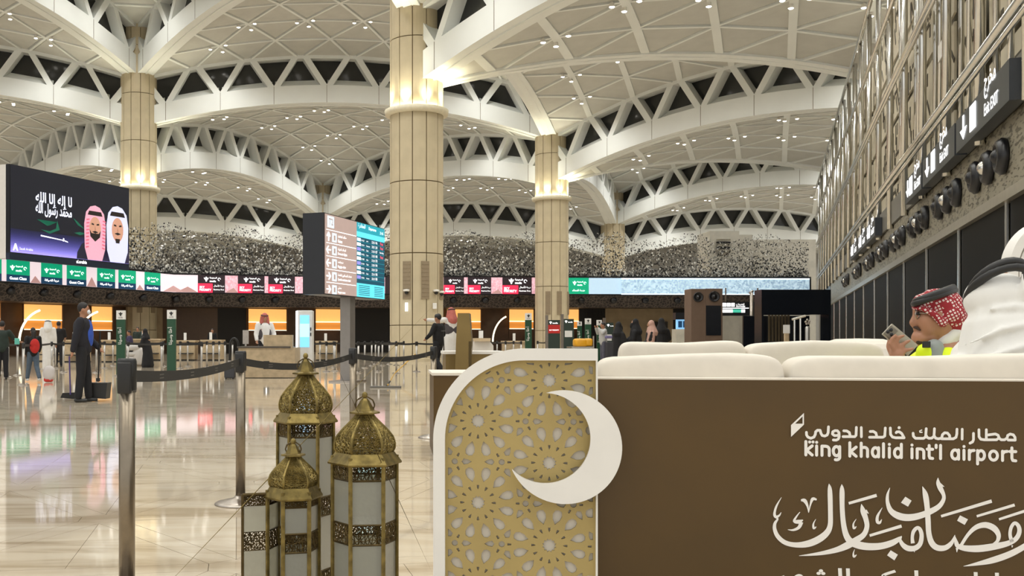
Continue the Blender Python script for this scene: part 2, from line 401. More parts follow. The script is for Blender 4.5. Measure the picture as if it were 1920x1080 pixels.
# ---- floor: base, triangular marble tiles with border strips
marble = M('polished cream marble', 'cdbb9f', .055, var=.1, scale=1.2, ior=1.6)
nt, b = nodes(marble)
tc = nt.nodes.new('ShaderNodeTexCoord'); mp = nt.nodes.new('ShaderNodeMapping'); mp.inputs['Rotation'].default_value = (0, 0, .25); mp.inputs['Scale'].default_value = (.35, 1.6, 1)
nz = nt.nodes.new('ShaderNodeTexNoise'); nz.inputs['Scale'].default_value = 1.7; nz.inputs['Detail'].default_value = 9; nz.inputs['Distortion'].default_value = 1.4
ge = nt.nodes.new('ShaderNodeNewGeometry'); nt.links.new(ge.outputs['Position'], mp.inputs['Vector']); nt.links.new(mp.outputs['Vector'], nz.inputs['Vector'])
rp = nt.nodes.new('ShaderNodeValToRGB'); e = rp.color_ramp.elements; e[0].position = .32; e[0].color = lin('a8977e'); e[1].position = .62; e[1].color = lin('cdc1ad'); x_ = e.new(.46); x_.color = lin('c4b6a0')
nt.links.new(nz.outputs['Fac'], rp.inputs['Fac'])
hs = nt.nodes.new('ShaderNodeHueSaturation'); mr = nt.nodes.new('ShaderNodeMapRange'); mr.inputs['To Min'].default_value = .9; mr.inputs['To Max'].default_value = 1.08
nt.links.new(ge.outputs['Random Per Island'], mr.inputs['Value']); nt.links.new(mr.outputs['Result'], hs.inputs['Value']); nt.links.new(rp.outputs['Color'], hs.inputs['Color']); nt.links.new(hs.outputs['Color'], b.inputs['Base Color'])
b.inputs['Specular IOR Level'].default_value = .7
TS = 1.65; BW = .078; G0 = Vector((-1.815, 6.15, 0)); JT = .0025
fm = MB().add([(-90, -30, -.012), (70, -30, -.012), (70, 140, -.012), (-90, 140, -.012)], [(0, 1, 2, 3)])
floor = struct(fm.build('floor', M('floor grout', 'a08c70', .5))); floor['_l'] = 1
def slab(poly):
    m = MB().hexa([(p.x, p.y, -.011) for p in poly], [(p.x, p.y, 0) for p in poly]); return m
def inset(poly, d):
    n = len(poly); out = []; c = sum(poly, Vector())/n
    for i in range(n):
        a, b_, p = poly[i-1], poly[(i+1) % n], poly[i]
        d1 = (p-a).normalized(); d2 = (b_-p).normalized(); n1 = Vector((-d1.y, d1.x, 0)); n2 = Vector((-d2.y, d2.x, 0))
        if n1.dot(c-p) < 0: n1 = -n1
        if n2.dot(c-p) < 0: n2 = -n2
        k = 1+n1.dot(n2); out.append(p+(n1+n2)*(d/k))
    return out
t1, t2, t3 = e1*TS, e2*TS, e3*TS
up_t = inset([Vector(), t2, t1], BW); dn_t = inset([Vector(), t2, t2-t1], BW)   # t2-t1 = -e3
def halves(t):      # cut by the altitude onto the e2 edge
    m = (t[0]+t[1])/2; dd = (t[1]-t[0]).normalized()*JT
    return [inset([t[0], m, t[2]], JT/2), inset([m, t[1], t[2]], JT/2)]
def strip(d):
    nn = Vector((-d.y, d.x, 0)).normalized(); dd = d.normalized(); o_ = BW*math.tan(math.radians(30)); h = BW-JT
    a = dd*(BW*1.732+JT/2); 
    return [a+nn*-h, d-a+nn*-h, d-a+nn*h, a+nn*h]
hexn = [ang(A1+30+60*k)*(BW*2-JT) for k in range(6)]
kinds = [('marble_tile', halves(up_t)[0]), ('marble_tile', halves(up_t)[1]), ('marble_tile', halves(dn_t)[0]), ('marble_tile', halves(dn_t)[1]), ('border_strip', strip(t1)), ('border_strip', strip(t2)), ('border_strip', strip(t3)), ('corner_tile', hexn)]
kme = [mesh(n_, slab(p).v, slab(p).f, marble) for n_, p in kinds]
spots = []
for i in range(-60, 61):
    for j in range(-60, 61):
        o_ = G0+t2*i+t1*j
        for q, (n_, p) in enumerate(kinds):
            c = o_+sum(p, Vector())/len(p)
            if 3.2 < c.y < 72 and -c.y*.42-1.5 < c.x < c.y*.66+1.5: spots.append((c.length, q, o_))
spots.sort(key=lambda s_: s_[0]); cnt = {}; far = MB()
for d_, q, o_ in spots:
    n_ = kinds[q][0]; py = HY+F*CH/max(.1, (o_.y))
    if cnt.get(n_, 0) < 280 and d_ < 16: cnt[n_] = cnt.get(n_, 0)+1; link(n_, kme[q], floor, o_)
    else:
        s_ = slab([p+o_ for p in kinds[q][1]]); far.add(s_.v, s_.f)
stuff(far.build('marble_tile', marble, floor))
fm = MB().add([(-90, 71.6, -.006), (70, 71.6, -.006), (70, 140, -.006), (-90, 140, -.006)], [(0, 1, 2, 3)]); fm.build('far_paving', marble, floor)
fm = MB()
for sx in (-1, 1): fm.add([(sx*2.9, 3.3, -.006), (sx*43, 74, -.006), (sx*90, 74, -.006), (sx*90, -30, -.006), (sx*2.9, -30, -.006)], [(0, 1, 2, 3, 4)])
fm.add([(-2.9, 3.3, -.006), (2.9, 3.3, -.006), (2.9, -30, -.006), (-2.9, -30, -.006)], [(0, 1, 2, 3)])
fm.build('side_paving', marble, floor)
# ================================================================ RIGHT WALL
X0 = 4.2; nW = Vector((-e1.y, e1.x, 0))            # wall plane: (X0,0)+e1*s ; nW points into the hall
def W(z, h, off=0.0):                               # depth along y, height, distance into the hall
    return Vector((X0+z*e1.x/e1.y, z, h))+nW*off
ZA, ZB = 9.0, 90.0
beige = M('beige screen wall', 'cdc4ad', .55, var=.1, scale=.8)
mb = MB().prism([W(ZA, 0, -1.2), W(ZB, 0, -1.2), W(ZB, 15.0, -1.2), W(ZA, 15.0, -1.2)], nW*-.3)
wallr = struct(mb.build('wall_right', M('olive shadow wall', 'a59d85', .6)))  # plain olive wall behind the screen panels
slot = M('slot shadow', '4a4334', .7)  # shade of the cut-outs put on as dark slabs over the panels
us = e1; uz = Vector((0, 0, 1)); AXW = (us, nW, uz)
def seg(z0, z1): return (z1-z0)/e1.y
zt = []; z = 12.2
while z < ZB: zt.append(z); z += 3.75
rnd = random.Random(3)
for i, z in enumerate(zt):                         # chrome standards, their twin behind, calligraphic panels with dark slabs as slot shade, and plates
    MB().tube([W(z, 5.0, .05), W(z, 15.0, .05)], .10, 10).build('chrome_standard', chrome, wallr, True)
    MB().tube([W(z+.55, 5.0, -.35), W(z+.55, 15.0, -.35)], .07, 8).build('chrome_standard', chrome, wallr, True)
    MB().tube([W(z+1.9, 5.2, -.1), W(z+1.9, 15.0, -.1)], .06, 8).build('chrome_standard', chrome, wallr, True)
    for r in range(4):
        h0 = 5.2+r*2.45
        pm = MB().box((W(z+.25, h0+1.15, -.8)+W(z+3.5, h0+1.15, -.8))/2, (seg(0, 3.1), .06, 2.2), ax=AXW).build('screen_panel', beige, wallr)
        sm = MB()
        for q in range(9):
            zz = z+.45+rnd.random()*2.7; hh = h0+.35+rnd.random()*1.6; kind = rnd.random()
            if kind < .45: sm.box(W(zz, hh, -.765), (.18, .02, .35+rnd.random()*.5), ax=AXW)
            elif kind < .7: sm.box(W(zz, hh, -.765), (.5+rnd.random()*.7, .02, .13), ax=AXW)
            else:
                a = rnd.uniform(.5, 1.1); ax = (us*math.cos(a)+uz*math.sin(a), nW, uz*math.cos(a)-us*math.sin(a)); sm.box(W(zz, hh, -.765), (.8, .02, .14), ax=ax)
        sm.build('pierced_slots', slot, pm)
    for r, hh in enumerate((6.9, 8.4, 10.2, 12.0, 13.7)):
        if (i+r) % 2 == 0:
            MB().box(W(z+1.0, hh+.0, -.05), (1.75, .03, .42), ax=AXW).build('cream_plate', ivory, wallr)
for h, r in ((6.62, .085), (6.38, .05), (9.75, .085), (9.55, .05), (12.4, .08), (14.95, .09)):
    MB().tube([W(ZA, h, .17), W(ZB-.3, h, .17)], r, 10).build('chrome_rail', chrome, wallr, True)
# fascia and calligraphic band over the doors
mb = MB().prism([W(ZA, 5.15, .02), W(ZB-22, 5.15, .02), W(ZB-22, 5.95, .02), W(ZA, 5.95, .02)], nW*-.9); mb.build('grey_fascia', M('grey fascia', '6c6a63', .4), wallr)
band = M('etched metal band', '85806f', .4, .25, var=.1)
nt, b = nodes(band); tcx = nt.nodes.new('ShaderNodeTexCoord'); mpx = nt.nodes.new('ShaderNodeMapping'); mpx.inputs['Scale'].default_value = (1.2, 1.2, 5)
bk = nt.nodes.new('ShaderNodeTexNoise'); bk.inputs['Scale'].default_value = 3.2; bk.inputs['Detail'].default_value = 3; rr = nt.nodes.new('ShaderNodeValToRGB'); rr.color_ramp.elements[0].position = .54; rr.color_ramp.elements[1].position = .57
rr.color_ramp.elements[0].color = lin('9a9482'); rr.color_ramp.elements[1].color = lin('5d584a')
nt.links.new(tcx.outputs['Object'], mpx.inputs[0]); nt.links.new(mpx.outputs[0], bk.inputs['Vector']); nt.links.new(bk.outputs['Fac'], rr.inputs['Fac']); nt.links.new(rr.outputs['Color'], b.inputs['Base Color'])
n = 18
for i in range(n):
    za, zb = ZA+i*(72-ZA)/n, ZA+(i+1)*(72-ZA)/n-.03
    MB().prism([W(za, 3.72, -.05), W(zb, 3.72, -.05), W(zb, 5.12, -.05), W(za, 5.12, -.05)], nW*-.1).build('etched_panel', band, wallr)
MB().prism([W(ZA, 3.55, .12), W(72, 3.55, .12), W(72, 3.74, .12), W(ZA, 3.74, .12)], nW*-.3).build('trim_rail', M('satin metal trim', 'a8a294', .3, .6), wallr)
zz = [13.2, 17.5, 22.0, 26.6, 31.2, 35.6, 40.2, 45, 50, 55.5, 61, 66.5, 72]
for i, z in enumerate(zz):
    MB().tube([W(z, 0, .03), W(z, 3.55, .03)], .04, 8).build('chrome_mullion', chrome, wallr)
    if i < len(zz)-1:
        d_ = MB().prism([W(z+.1, .02, 0), W(zz[i+1]-.1, .02, 0), W(zz[i+1]-.1, 3.55, 0), W(z+.1, 3.55, 0)], nW*-.06).build('door_%d' % (i+1), black_glass); struct(d_)
MB().box((W(72.4, 3.0, -.2)+W(90, 3.0, -.2))/2, (seg(0, 17.6), .3, 6.0), ax=AXW).build('end_panel', M('dark end wall', '3a3a3c', .3), wallr)
noz = M('black nozzle', '17171a', .3, var=.1)
nn_ = 0
NW = ['nearest', 'second nearest', 'third', 'fourth', 'fifth', 'sixth', 'seventh', 'farthest']
for gi, zc in enumerate((19.15, 23.6, 28.2, 32.9, 37.5, 42.5, 48.5, 56)):
    for m in range(3):
        z = zc+(m-1)*1.18; ro = empty('jet_nozzle', W(z, 4.45, .02), f'{["nearest", "middle", "farthest"][m]} air nozzle of the {NW[gi]} group of three on the etched band', 'nozzle', f'{NW[gi]} group of air nozzles'); ro['_l'] = 1
        mb = MB(); prof = [(.33, -.05), (.34, .02), (.31, .05), (.28, .10), (.22, .12), (.18, .06)]
        ring = []
        vs = []; fs = []; nn = 18
        for (r, d) in prof:
            for k in range(nn): t = 2*math.pi*k/nn; vs.append(us*(r*math.cos(t))+uz*(r*math.sin(t))+nW*d)
        for a in range(len(prof)-1):
            for k in range(nn): fs.append((a*nn+k, a*nn+(k+1) % nn, (a+1)*nn+(k+1) % nn, (a+1)*nn+k))
        fs.append(tuple((len(prof)-1)*nn+k for k in range(nn)))
        MB().add(vs, fs).build('nozzle_body', noz, ro, True)
        ball = MB(); ell(ball, nW*.04, (.15, .15, .15), 12, 8); ball.build('nozzle_ball', chrome if m == 1 else noz, ro, True)
# exit signs
sg = M('grey sign box', '34383d', .4, var=.06)
SW = ['nearest', 'second nearest', 'third nearest', 'fourth', 'fifth', 'farthest']
for i, (za, zb) in enumerate(((16.2, 20.9), (21.1, 25.6), (25.8, 28.9), (37.5, 41.0), (41.1, 45.0), (45.1, 49.5))):
    mb = MB().prism([W(za, 5.07, .27), W(zb, 5.07, .27), W(zb, 5.76, .27), W(za, 5.76, .27)], nW*-.24)
    so = mb.build('exit_sign', sg); tag(so, f'{SW[i]} dark grey exit sign box along the right wall above the etched band', 'sign', 'exit signs on the right wall')
    # seen from the hall the wall runs away to the left, so writing runs from far to near
    o_ = lambda z, h: W(z, h-.2, .27); ux = -us
    zc = (za+zb)/2; dz = zb-za
    put_text('arabic_word', ar('مخرج'), white_glow, so, o_(zc-.1*dz, 5.72), ux, uz, wid=1.0, bold=.01, off=.01)
    put_text('english_word', 'Exit EXIT', white_glow, so, o_(zc-.1*dz, 5.42), ux, uz, wid=1.2, bold=.01, off=.01)
    am = MB()
    am.prism([o_(zc+.32*dz, 5.4)+nW*.01, o_(zc+.32*dz-.35, 5.62)+nW*.01, o_(zc+.32*dz+.35, 5.62)+nW*.01][::-1], nW*.004)
    am.box(o_(zc+.32*dz, 5.74)+nW*.012, (.16, .006, .3), ax=AXW); am.build('arrow', white_glow, so)
    dm = MB().box(o_(zc+.12*dz, 5.65)+nW*.012, (.6, .006, .5), ax=AXW); dm.box(o_(zc+.12*dz, 5.62)+nW*.016, (.0001, .006, .0001), ax=AXW); dm.build('door_icon', white_glow, so)
# ================================================================ CANOPY WITH RIBBON SCREENS
CAN = [(-160, 57, 468, 517, 552), (0, 62, 483, 528, 562), (325, 73.5, 514, 549, 574), (560, 78.5, 518, 551, 575.5), (1000, 84.8, 519.5, 552, 576), (1165, 87, 520.5, 552.5, 576), (1521, 90, 521, 553, 577)]
def can(px, v, off=0.0):
    """point on the ribbon: v = 1 top, 0 ribbon bottom, -1 soffit bottom; off = metres towards the viewer"""
    for i in range(len(CAN)-1):
        if px <= CAN[i+1][0] or i == len(CAN)-2: break
    a, b_ = CAN[i], CAN[i+1]
    A_, B_ = P(a[0], HY, a[1]), P(b_[0], HY, b_[1]); d = (px-CX)/F; dd = (B_-A_).normalized(); nn = Vector((dd.y, -dd.x, 0)); A_ += nn*off; B_ += nn*off
    t = (d*A_.y-A_.x)/((B_.x-A_.x)-d*(B_.y-A_.y)); q = A_.lerp(B_, t)
    hs_ = [CH+(HY-r[c])*r[1]/F for r in (a, b_) for c in (2, 3, 4)]
    ht, hb, hs2 = (hs_[k]+(hs_[k+3]-hs_[k])*t for k in range(3))
    h = hb+(ht-hb)*v if v >= 0 else hb+(hb-hs2)*v
    return Vector((q.x, q.y, h)), dd, nn
def ES(name, col, k=1.0):
    m = M('lit '+name, col, .5, var=.03, emit=k); m.cycles.emission_sampling = 'NONE'; return m
pats = M('dark fretwork soffit', '2c2528', .5, var=.2)
nt, b = nodes(pats); tcx = nt.nodes.new('ShaderNodeTexCoord'); vo = nt.nodes.new('ShaderNodeTexVoronoi'); vo.feature = 'DISTANCE_TO_EDGE'; vo.inputs['Scale'].default_value = 3.4
rr = nt.nodes.new('ShaderNodeValToRGB'); rr.color_ramp.elements[0].position = .05; rr.color_ramp.elements[1].position = .12; rr.color_ramp.elements[0].color = lin('5e544d'); rr.color_ramp.elements[1].color = lin('262022')
nt.links.new(tcx.outputs['Object'], vo.inputs['Vector']); nt.links.new(vo.outputs['Distance'], rr.inputs['Fac']); nt.links.new(rr.outputs['Color'], b.inputs['Base Color'])
def ribbon_mesh(px0, px1, v0, v1, o0, o1, steps=1):
    mb = MB()
    xs = sorted(set([px0, px1]+[c[0] for c in CAN if px0 < c[0] < px1]))
    for a, c in zip(xs[:-1], xs[1:]):
        pa, pb = can(a+.001, v0, o0)[0], can(c-.001, v0, o0)[0]; pc, pd = can(c-.001, v1, o1)[0], can(a+.001, v1, o1)[0]
        mb.add([pa, pb, pc, pd], [(0, 1, 2, 3)])
    return mb
root = empty('canopy', can(700, -1)[0]*1, 'long dark check-in canopy with a fretwork soffit under the video ribbon', 'canopy')
root.location.z = 3.2
ribbon_mesh(-160, 1521, 0, 1, 0, 0).build('housing', screen_black, root)
ribbon_mesh(-160, 1521, -1, 0, -1.1, -.02).build('soffit', pats, root)
ribbon_mesh(-160, 1521, 1, 1, -4.5, 0).build('top', screen_black, root)
ribbon_mesh(-160, 1521, -1, -1, -4.5, -1.1).build('underside', M('dark brown ceiling', '3b2c22', .5), root)
ribbon_mesh(-160, 1521, 1.0, 1.06, .12, .12).build('top_edge', screen_black, root)
ribbon_mesh(-160, 1521, -.07, 0.0, .1, .1).build('bottom_edge', screen_black, root)
for px in list(range(20, 560, 62))+list(range(850, 1300, 60)):       # dark round downlights in the soffit
    p, dd, nn = can(px, -.45, -.35); m = MB(); ell(m, p, (.32, .18, .3), 10, 6); m.build('soffit_lamp', noz, root, True)
# ribbon pictures
pink = ES('ribbon desert picture', 'c9a0aa', .85); pale = ES('ribbon pale picture', 'd8c9cf', .85)
nt, b = nodes(pink); rmp = [q for q in nt.nodes if q.type == 'VALTORGB'][0]; rmp.color_ramp.elements[0].color = lin('b98592'); rmp.color_ramp.elements[1].color = lin('dcb7c0'); nt.links.new(rmp.outputs['Color'], b.inputs['Emission Color'])
rib = empty('video_ribbon', can(700, 0)[0], 'long strip of airline video panels along the front edge of the canopy', 'screen')
def rp_(name, px0, px1, v0, v1, mat, off, parent=rib): return ribbon_mesh(px0, px1, v0, v1, off, off).build(name, mat, parent)
rp_('picture_strip', -160, 371, .03, .97, pale, .05); rp_('picture_strip', 371, 1104, .03, .97, pink, .05); rp_('picture_strip', 1104, 1165, .03, .97, ES('ribbon white blue', 'a9c3d6', .75), .05)
hill = ES('ribbon hills', 'a9837f', .7)
for (x0_, x1_, xm, vv) in ((57, 77, 66, .35), (163, 181, 172, .5), (256, 270, 262, .3), (306, 345, 325, .38), (330, 371, 352, .34), (422, 446, 438, .3), (921, 942, 934, .28)):
    a, c, d = can(x0_, .04, .06)[0], can(x1_, .04, .06)[0], can(xm, vv, .06)[0]; MB().add([a, c, d], [(0, 1, 2)]).build('hill_picture', hill, rib)
green = ES('airline green', '00936b', .8); navy = ES('airline navy', '0d3a5c', .5); blk = ES('airline charcoal', '2b2128', .35); red = ES('priority red', 'f0284a', 1.0)
def emblem(px, v, s, off, parent, mat=white_glow, P3=None):
    if P3 is None:
        p, dd, nn = can(px, v, off)
    else: p, dd, nn = P3
    pts = [(-.5, .35), (-.2, .18), (-.12, .45), (0, .5), (.12, .45), (.2, .18), (.5, .35), (.38, .0), (.22, -.05), (.12, -.4), (0, -.5), (-.12, -.4), (-.22, -.05), (-.38, .0)]
    MB().prism([p+dd*(a*s)+Vector((0, 0, c*s)) for a, c in pts], nn*.004).build('winged_emblem', mat, parent)
def airline(px0, px1, v, hgt, off, parent):
    wpx = px1-px0; a, dd, nn = can(px0+.2*wpx, v, off); L = (can(px1, v)[0]-can(px0, v)[0]).length
    emblem(px0+.26*wpx, v, L*.2, off, parent)
    put_text('airline_name', ar('السعودية'), white_glow, parent, can(px0+.4*wpx, v+.02, off)[0], dd, (0, 0, 1), wid=L*.3, bold=.02, off=.005)
    put_text('airline_name', 'saudia', white_glow, parent, can(px0+.4*wpx, v-.15, off)[0], dd, (0, 0, 1), wid=L*.26, bold=.02, off=.005)
    MB().lathe([(.01, 0), (.02, 0)], 4).v
    q = can(px0+.8*wpx, v, off)[0]; mb = MB(); ring = [q+dd*(math.cos(t*.7)*L*.055)+Vector((0, 0, math.sin(t*.7)*L*.055))+nn*.01 for t in range(0, 8)]; mb.tube(ring, L*.012, 5); mb.build('alliance_ring', white_glow, parent)
for i, (a, c) in enumerate(((-40, 3), (12, 56), (77, 117), (125, 162), (182, 216), (222, 255), (271, 301))):
    rp_('green_panel', a, c, .33, .97, green, .08); rp_('navy_panel', a, c, .03, .33, navy, .08)
    if i: airline(a, c, .62, .3, .1, rib)
    p, dd, nn = can((a+c)/2, .12, .1); L = (can(c, .1)[0]-can(a, .1)[0]).length
    if i in (1, 3, 6): put_text('class_name', 'Guest Class', white_glow, rib, p, dd, (0, 0, 1), wid=L*.72, bold=.02, off=.005, align='c')
    else: put_text('class_name', ar('درجة الضيافة'), white_glow, rib, p, dd, (0, 0, 1), wid=L*.66, bold=.02, off=.005, align='c')
for (a, c) in ((371, 422), (446, 496), (503, 553), (722, 731), (832, 870), (877, 921), (942, 997)):
    rp_('charcoal_panel', a, c, .02, .98, blk, .08)
    if c-a < 20: continue
    airline(a+4, c-2, .75, .3, .1, rib)
    m_ = a+(c-a)*.54; rp_('red_panel', a, m_, .02, .52, red, .09); p, dd, nn = can(a+2, .22, .1); L = (can(m_, .1)[0]-can(a, .1)[0]).length
    put_text('class_name', 'SKY', white_glow, rib, can(a+3, .26, .1)[0], dd, (0, 0, 1), wid=L*.35, bold=.02, off=.004)
    put_text('class_name', 'PRIORITY', white_glow, rib, can(a+3, .12, .1)[0], dd, (0, 0, 1), wid=L*.8, bold=.02, off=.004)
    put_text('small_print', ar('درجة الأعمال'), white_glow, rib, can(m_+2, .33, .1)[0], dd, (0, 0, 1), wid=L*.72, off=.004)
    put_text('small_print', 'Business First', white_glow, rib, can(m_+2, .16, .1)[0], dd, (0, 0, 1), wid=L*.72, off=.004)
rp_('green_panel', 1066, 1104, .03, .97, green, .08); airline(1068, 1104, .66, .3, .1, rib); p, dd, nn = can(1085, .18, .1)
put_text('class_name', ar('خدمة العملاء'), white_glow, rib, p, dd, (0, 0, 1), wid=1.2, off=.004, align='c')
# shimmering wall of lit discs at the right end of the canopy
led = M('lit shimmering panel', '9fc2da', .4, emit=.62)
nt, b = nodes(led); tcx = nt.nodes.new('ShaderNodeTexCoord'); vo = nt.nodes.new('ShaderNodeTexVoronoi'); vo.inputs['Scale'].default_value = 7; rr = nt.nodes.new('ShaderNodeValToRGB')
rr.color_ramp.elements[0].color = lin('5b7894'); rr.color_ramp.elements[1].color = lin('d3e9f6'); rr.color_ramp.elements[1].position = .75
nt.links.new(tcx.outputs['Object'], vo.inputs['Vector']); nt.links.new(vo.outputs['Color'], rr.inputs['Fac']); nt.links.new(rr.outputs['Color'], b.inputs['Emission Color'])
so = ribbon_mesh(1165, 1518, .02, .93, .2, .2).build('shimmer_screen', led); tag(so, 'pale blue shimmering light band at the right end of the canopy', 'screen')
for v in (.93, .02): rp_('edge_light', 1165, 1518, v-.04 if v > .5 else v-.02, v+.03, ES('edge light', 'dff2ff', 1.6), .22, so)
# hanging discs above the canopy
rd = random.Random(11); fm = [M('dark hanging disc', '2b2b2c', .3, .3), M('grey hanging disc', '8b8a86', .3, .5), M('pale hanging disc', 'e8e6df', .35)]
curt = [MB(), MB(), MB()]
for q in range(21000):
    px = rd.uniform(-60, 1516); u = rd.random()**1.9; v = 1.08+u*(2.45 if px < 1160 else 2.3); p, dd, nn = can(px, v, -.4-rd.random()*.8)
    p.z += rd.uniform(-.1, .1)+.35*math.sin(px*.045)*u; r = rd.uniform(.06, .125)*(1.0-.35*u); k = rd.choice((0, 0, 0, 1, 1, 1, 2, 2)); a = rd.uniform(0, 3.1); t = rd.uniform(-.6, .6)
    ax = Vector((math.cos(a), math.sin(a)*.3, math.sin(t))).normalized(); bx = Vector((-math.sin(t), .3*math.cos(a), math.cos(t))).normalized(); cx_ = ax.cross(bx).normalized()*(r*.25)
    loop = [p+ax*(r*math.cos(math.pi*m/2))+bx*(r*math.sin(math.pi*m/2)) for m in range(4)]
    curt[k].add(loop+[p+cx_, p-cx_], [(0, 1, 4), (1, 2, 4), (2, 3, 4), (3, 0, 4), (1, 0, 5), (2, 1, 5), (3, 2, 5), (0, 3, 5)])
cr = empty('disc_curtain', can(700, 1, -.8)[0], 'hanging curtain of small dark and pale discs above the canopy', 'curtain'); stuff(cr)
for k in range(3): stuff(curt[k].build('disc', fm[k], cr))
# back walls
bw = MB().prism([(-90, 128, 0), (60, 128, 0), (60, 128, 14), (-90, 128, 14)], (0, .4, 0)).build('wall_back', M('grey back wall', '99968f', .6, scale=.4)); struct(bw)
lw = MB().prism([(-88, 20, 0), (-88, 128, 0), (-88, 128, 30), (-88, 20, 30)], (-.3, 0, 0)).build('wall_left', M('grey back wall', '7f7a70', .6)); struct(lw)
# counter wall under the canopy with lit niches
under = empty('trim_90', can(700, -1, -4)[0]); struct(under); under.location.z = 0
def uw(px, h, off=-4.4): p, dd, nn = can(px, -1, off); p.z = h; return p
def uwall(name, px0, px1, h0, h1, off, mat, parent=under):
    mb = MB(); xs = sorted(set([px0, px1]+[c[0] for c in CAN if px0 < c[0] < px1]))
    for a, c in zip(xs[:-1], xs[1:]): mb.prism([uw(a, h0, off), uw(c, h0, off), uw(c, h1, off), uw(a, h1, off)], can(a, 0)[2]*-.12)
    return mb.build(name, mat, parent)
tim = M('dark brown timber', '4a3524', .5, var=.15, scale=2); trav = M('travertine cladding', 'a08c6d', .55, var=.12, scale=1.5); dkp = M('near black panel', '15110f', .5)
uwall('counter_wall', -160, 1300, 0, 5.0, -4.6, tim)
glow1 = ES('amber niche upper', 'f0b264', .85); glow2 = ES('amber niche lower', 'c97f34', .7); strip_m = ES('niche light strip', 'fff0cf', 1.5)  # light of the shelf strips put into the amber panels as even emission
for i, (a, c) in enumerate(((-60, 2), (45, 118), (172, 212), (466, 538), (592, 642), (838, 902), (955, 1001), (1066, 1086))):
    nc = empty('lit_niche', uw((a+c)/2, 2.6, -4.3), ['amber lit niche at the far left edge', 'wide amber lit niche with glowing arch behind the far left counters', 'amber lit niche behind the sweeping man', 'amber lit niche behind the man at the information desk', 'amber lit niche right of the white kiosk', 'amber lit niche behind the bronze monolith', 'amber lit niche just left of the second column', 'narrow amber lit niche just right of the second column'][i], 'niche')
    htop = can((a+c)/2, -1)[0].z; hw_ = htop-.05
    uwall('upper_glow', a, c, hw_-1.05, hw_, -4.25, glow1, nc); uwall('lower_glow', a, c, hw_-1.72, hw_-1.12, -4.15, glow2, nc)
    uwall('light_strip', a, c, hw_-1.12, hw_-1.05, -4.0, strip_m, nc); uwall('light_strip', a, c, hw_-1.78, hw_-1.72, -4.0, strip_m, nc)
    uwall('side_frame', a-1.2, a, .8, hw_, -3.9, tim, nc); uwall('side_frame', c, c+1.2, .8, hw_, -3.9, tim, nc)
for a, c, mt in ((240, 305, trav), (305, 408, M('walnut panel', '5b4430', .5)), (408, 462, dkp), (648, 690, dkp), (690, 735, dkp), (1086, 1135, dkp), (1100, 1262, trav), (1262, 1300, dkp)): uwall('wall_panel', a, c, 0, 4.6, -4.2, mt)
arcm = MB()
for (cx_, w_, lab) in ((92, 56, 'glowing curved arch light at far left'), (200, 55, 'glowing curved arch light behind the sweeping man'), (960, 36, 'glowing curved arch light left of second column')):
    pts = [uw(cx_-w_*math.cos(math.radians(t)), .9+2.35*math.sin(math.radians(t)), -3.8) for t in range(0, 80, 8)]
    o_ = MB().tube(pts, .08, 6).build('arch_light', strip_m); tag(o_, lab, 'light')
# louvred plant box and travertine block behind the discs on the right
pbm = M('pale travertine block', 'b9b3a4', .55, var=.1, scale=1.5)
pb = empty('plant_box', P(1370, HY, 100)*1, 'travertine plant box with a louvred vent above the right of the canopy', 'box'); pb.location.z = 0.0
def pbox(name, x0_, x1_, y0_, y1_, z, dep, mat, parent): 
    a, c = P(x0_, y1_, z), P(x1_, y0_, z); return MB().box(((a.x+c.x)/2, z+dep/2, (a.z+c.z)/2), (c.x-a.x, dep, c.z-a.z)).build(name, mat, parent)
pbox('box_body', 1331, 1386, 433, 656, 97, 4, pbm, pb); pbox('side_block', 1386, 1411, 440, 656, 98, 3, pbm, pb); pbox('low_block', 1411, 1530, 449, 656, 99, 1, pbm, pb)
for q in range(5): pbox('louvre', 1344, 1370, 448+q*5, 451+q*5, 96.7, .2, chrome if q % 2 == 0 else noz, pb)
# ================================================================ BIG VIDEO SCREEN (left)
def plane_screen(name, pxl, yl0, yl1, zl, pxr, yr0, yr1, zr, thick, label, cat, back=None):
    TL, BL, TR, BR = P(pxl, yl0, zl), P(pxl, yl1, zl), P(pxr, yr0, zr), P(pxr, yr1, zr)
    top = (TL.z+TR.z)/2; bot = (BL.z+BR.z)/2; TL.z = TR.z = top; BL.z = BR.z = bot
    ux = (TR-TL).normalized(); nn = ux.cross(uz); L = (TR-TL).length; H = top-bot
    root = empty(name, (BL+BR)/2, label, cat)
    def at(u, v, off=0): return BL+ux*(L*u)+uz*(H*v)+nn*off
    MB().prism([at(0, 0), at(1, 0), at(1, 1), at(0, 1)], nn*-thick).build('housing', screen_black, root)
    return root, at, ux, nn, L, H
def flat(at, pts, off, name, mat, parent): return MB().prism([at(u, v, off) for u, v in pts], (at(0, 0, off+.004)-at(0, 0, off))).build(name, mat, parent)
vs_, at, ux, nn, L, H = plane_screen('video_screen', 18, 306, 473, 59.5, 242, 354, 497, 69.2, .3, 'huge dark video screen with two portraits and white calligraphy', 'screen')
R4 = [(0, 0), (1, 0), (1, 1), (0, 1)]
scr = ES('screen night blue', '10131f', .6); flat(at, [(.004, .006), (.996, .006), (.996, .994), (.004, .994)], .01, 'picture', scr, vs_)
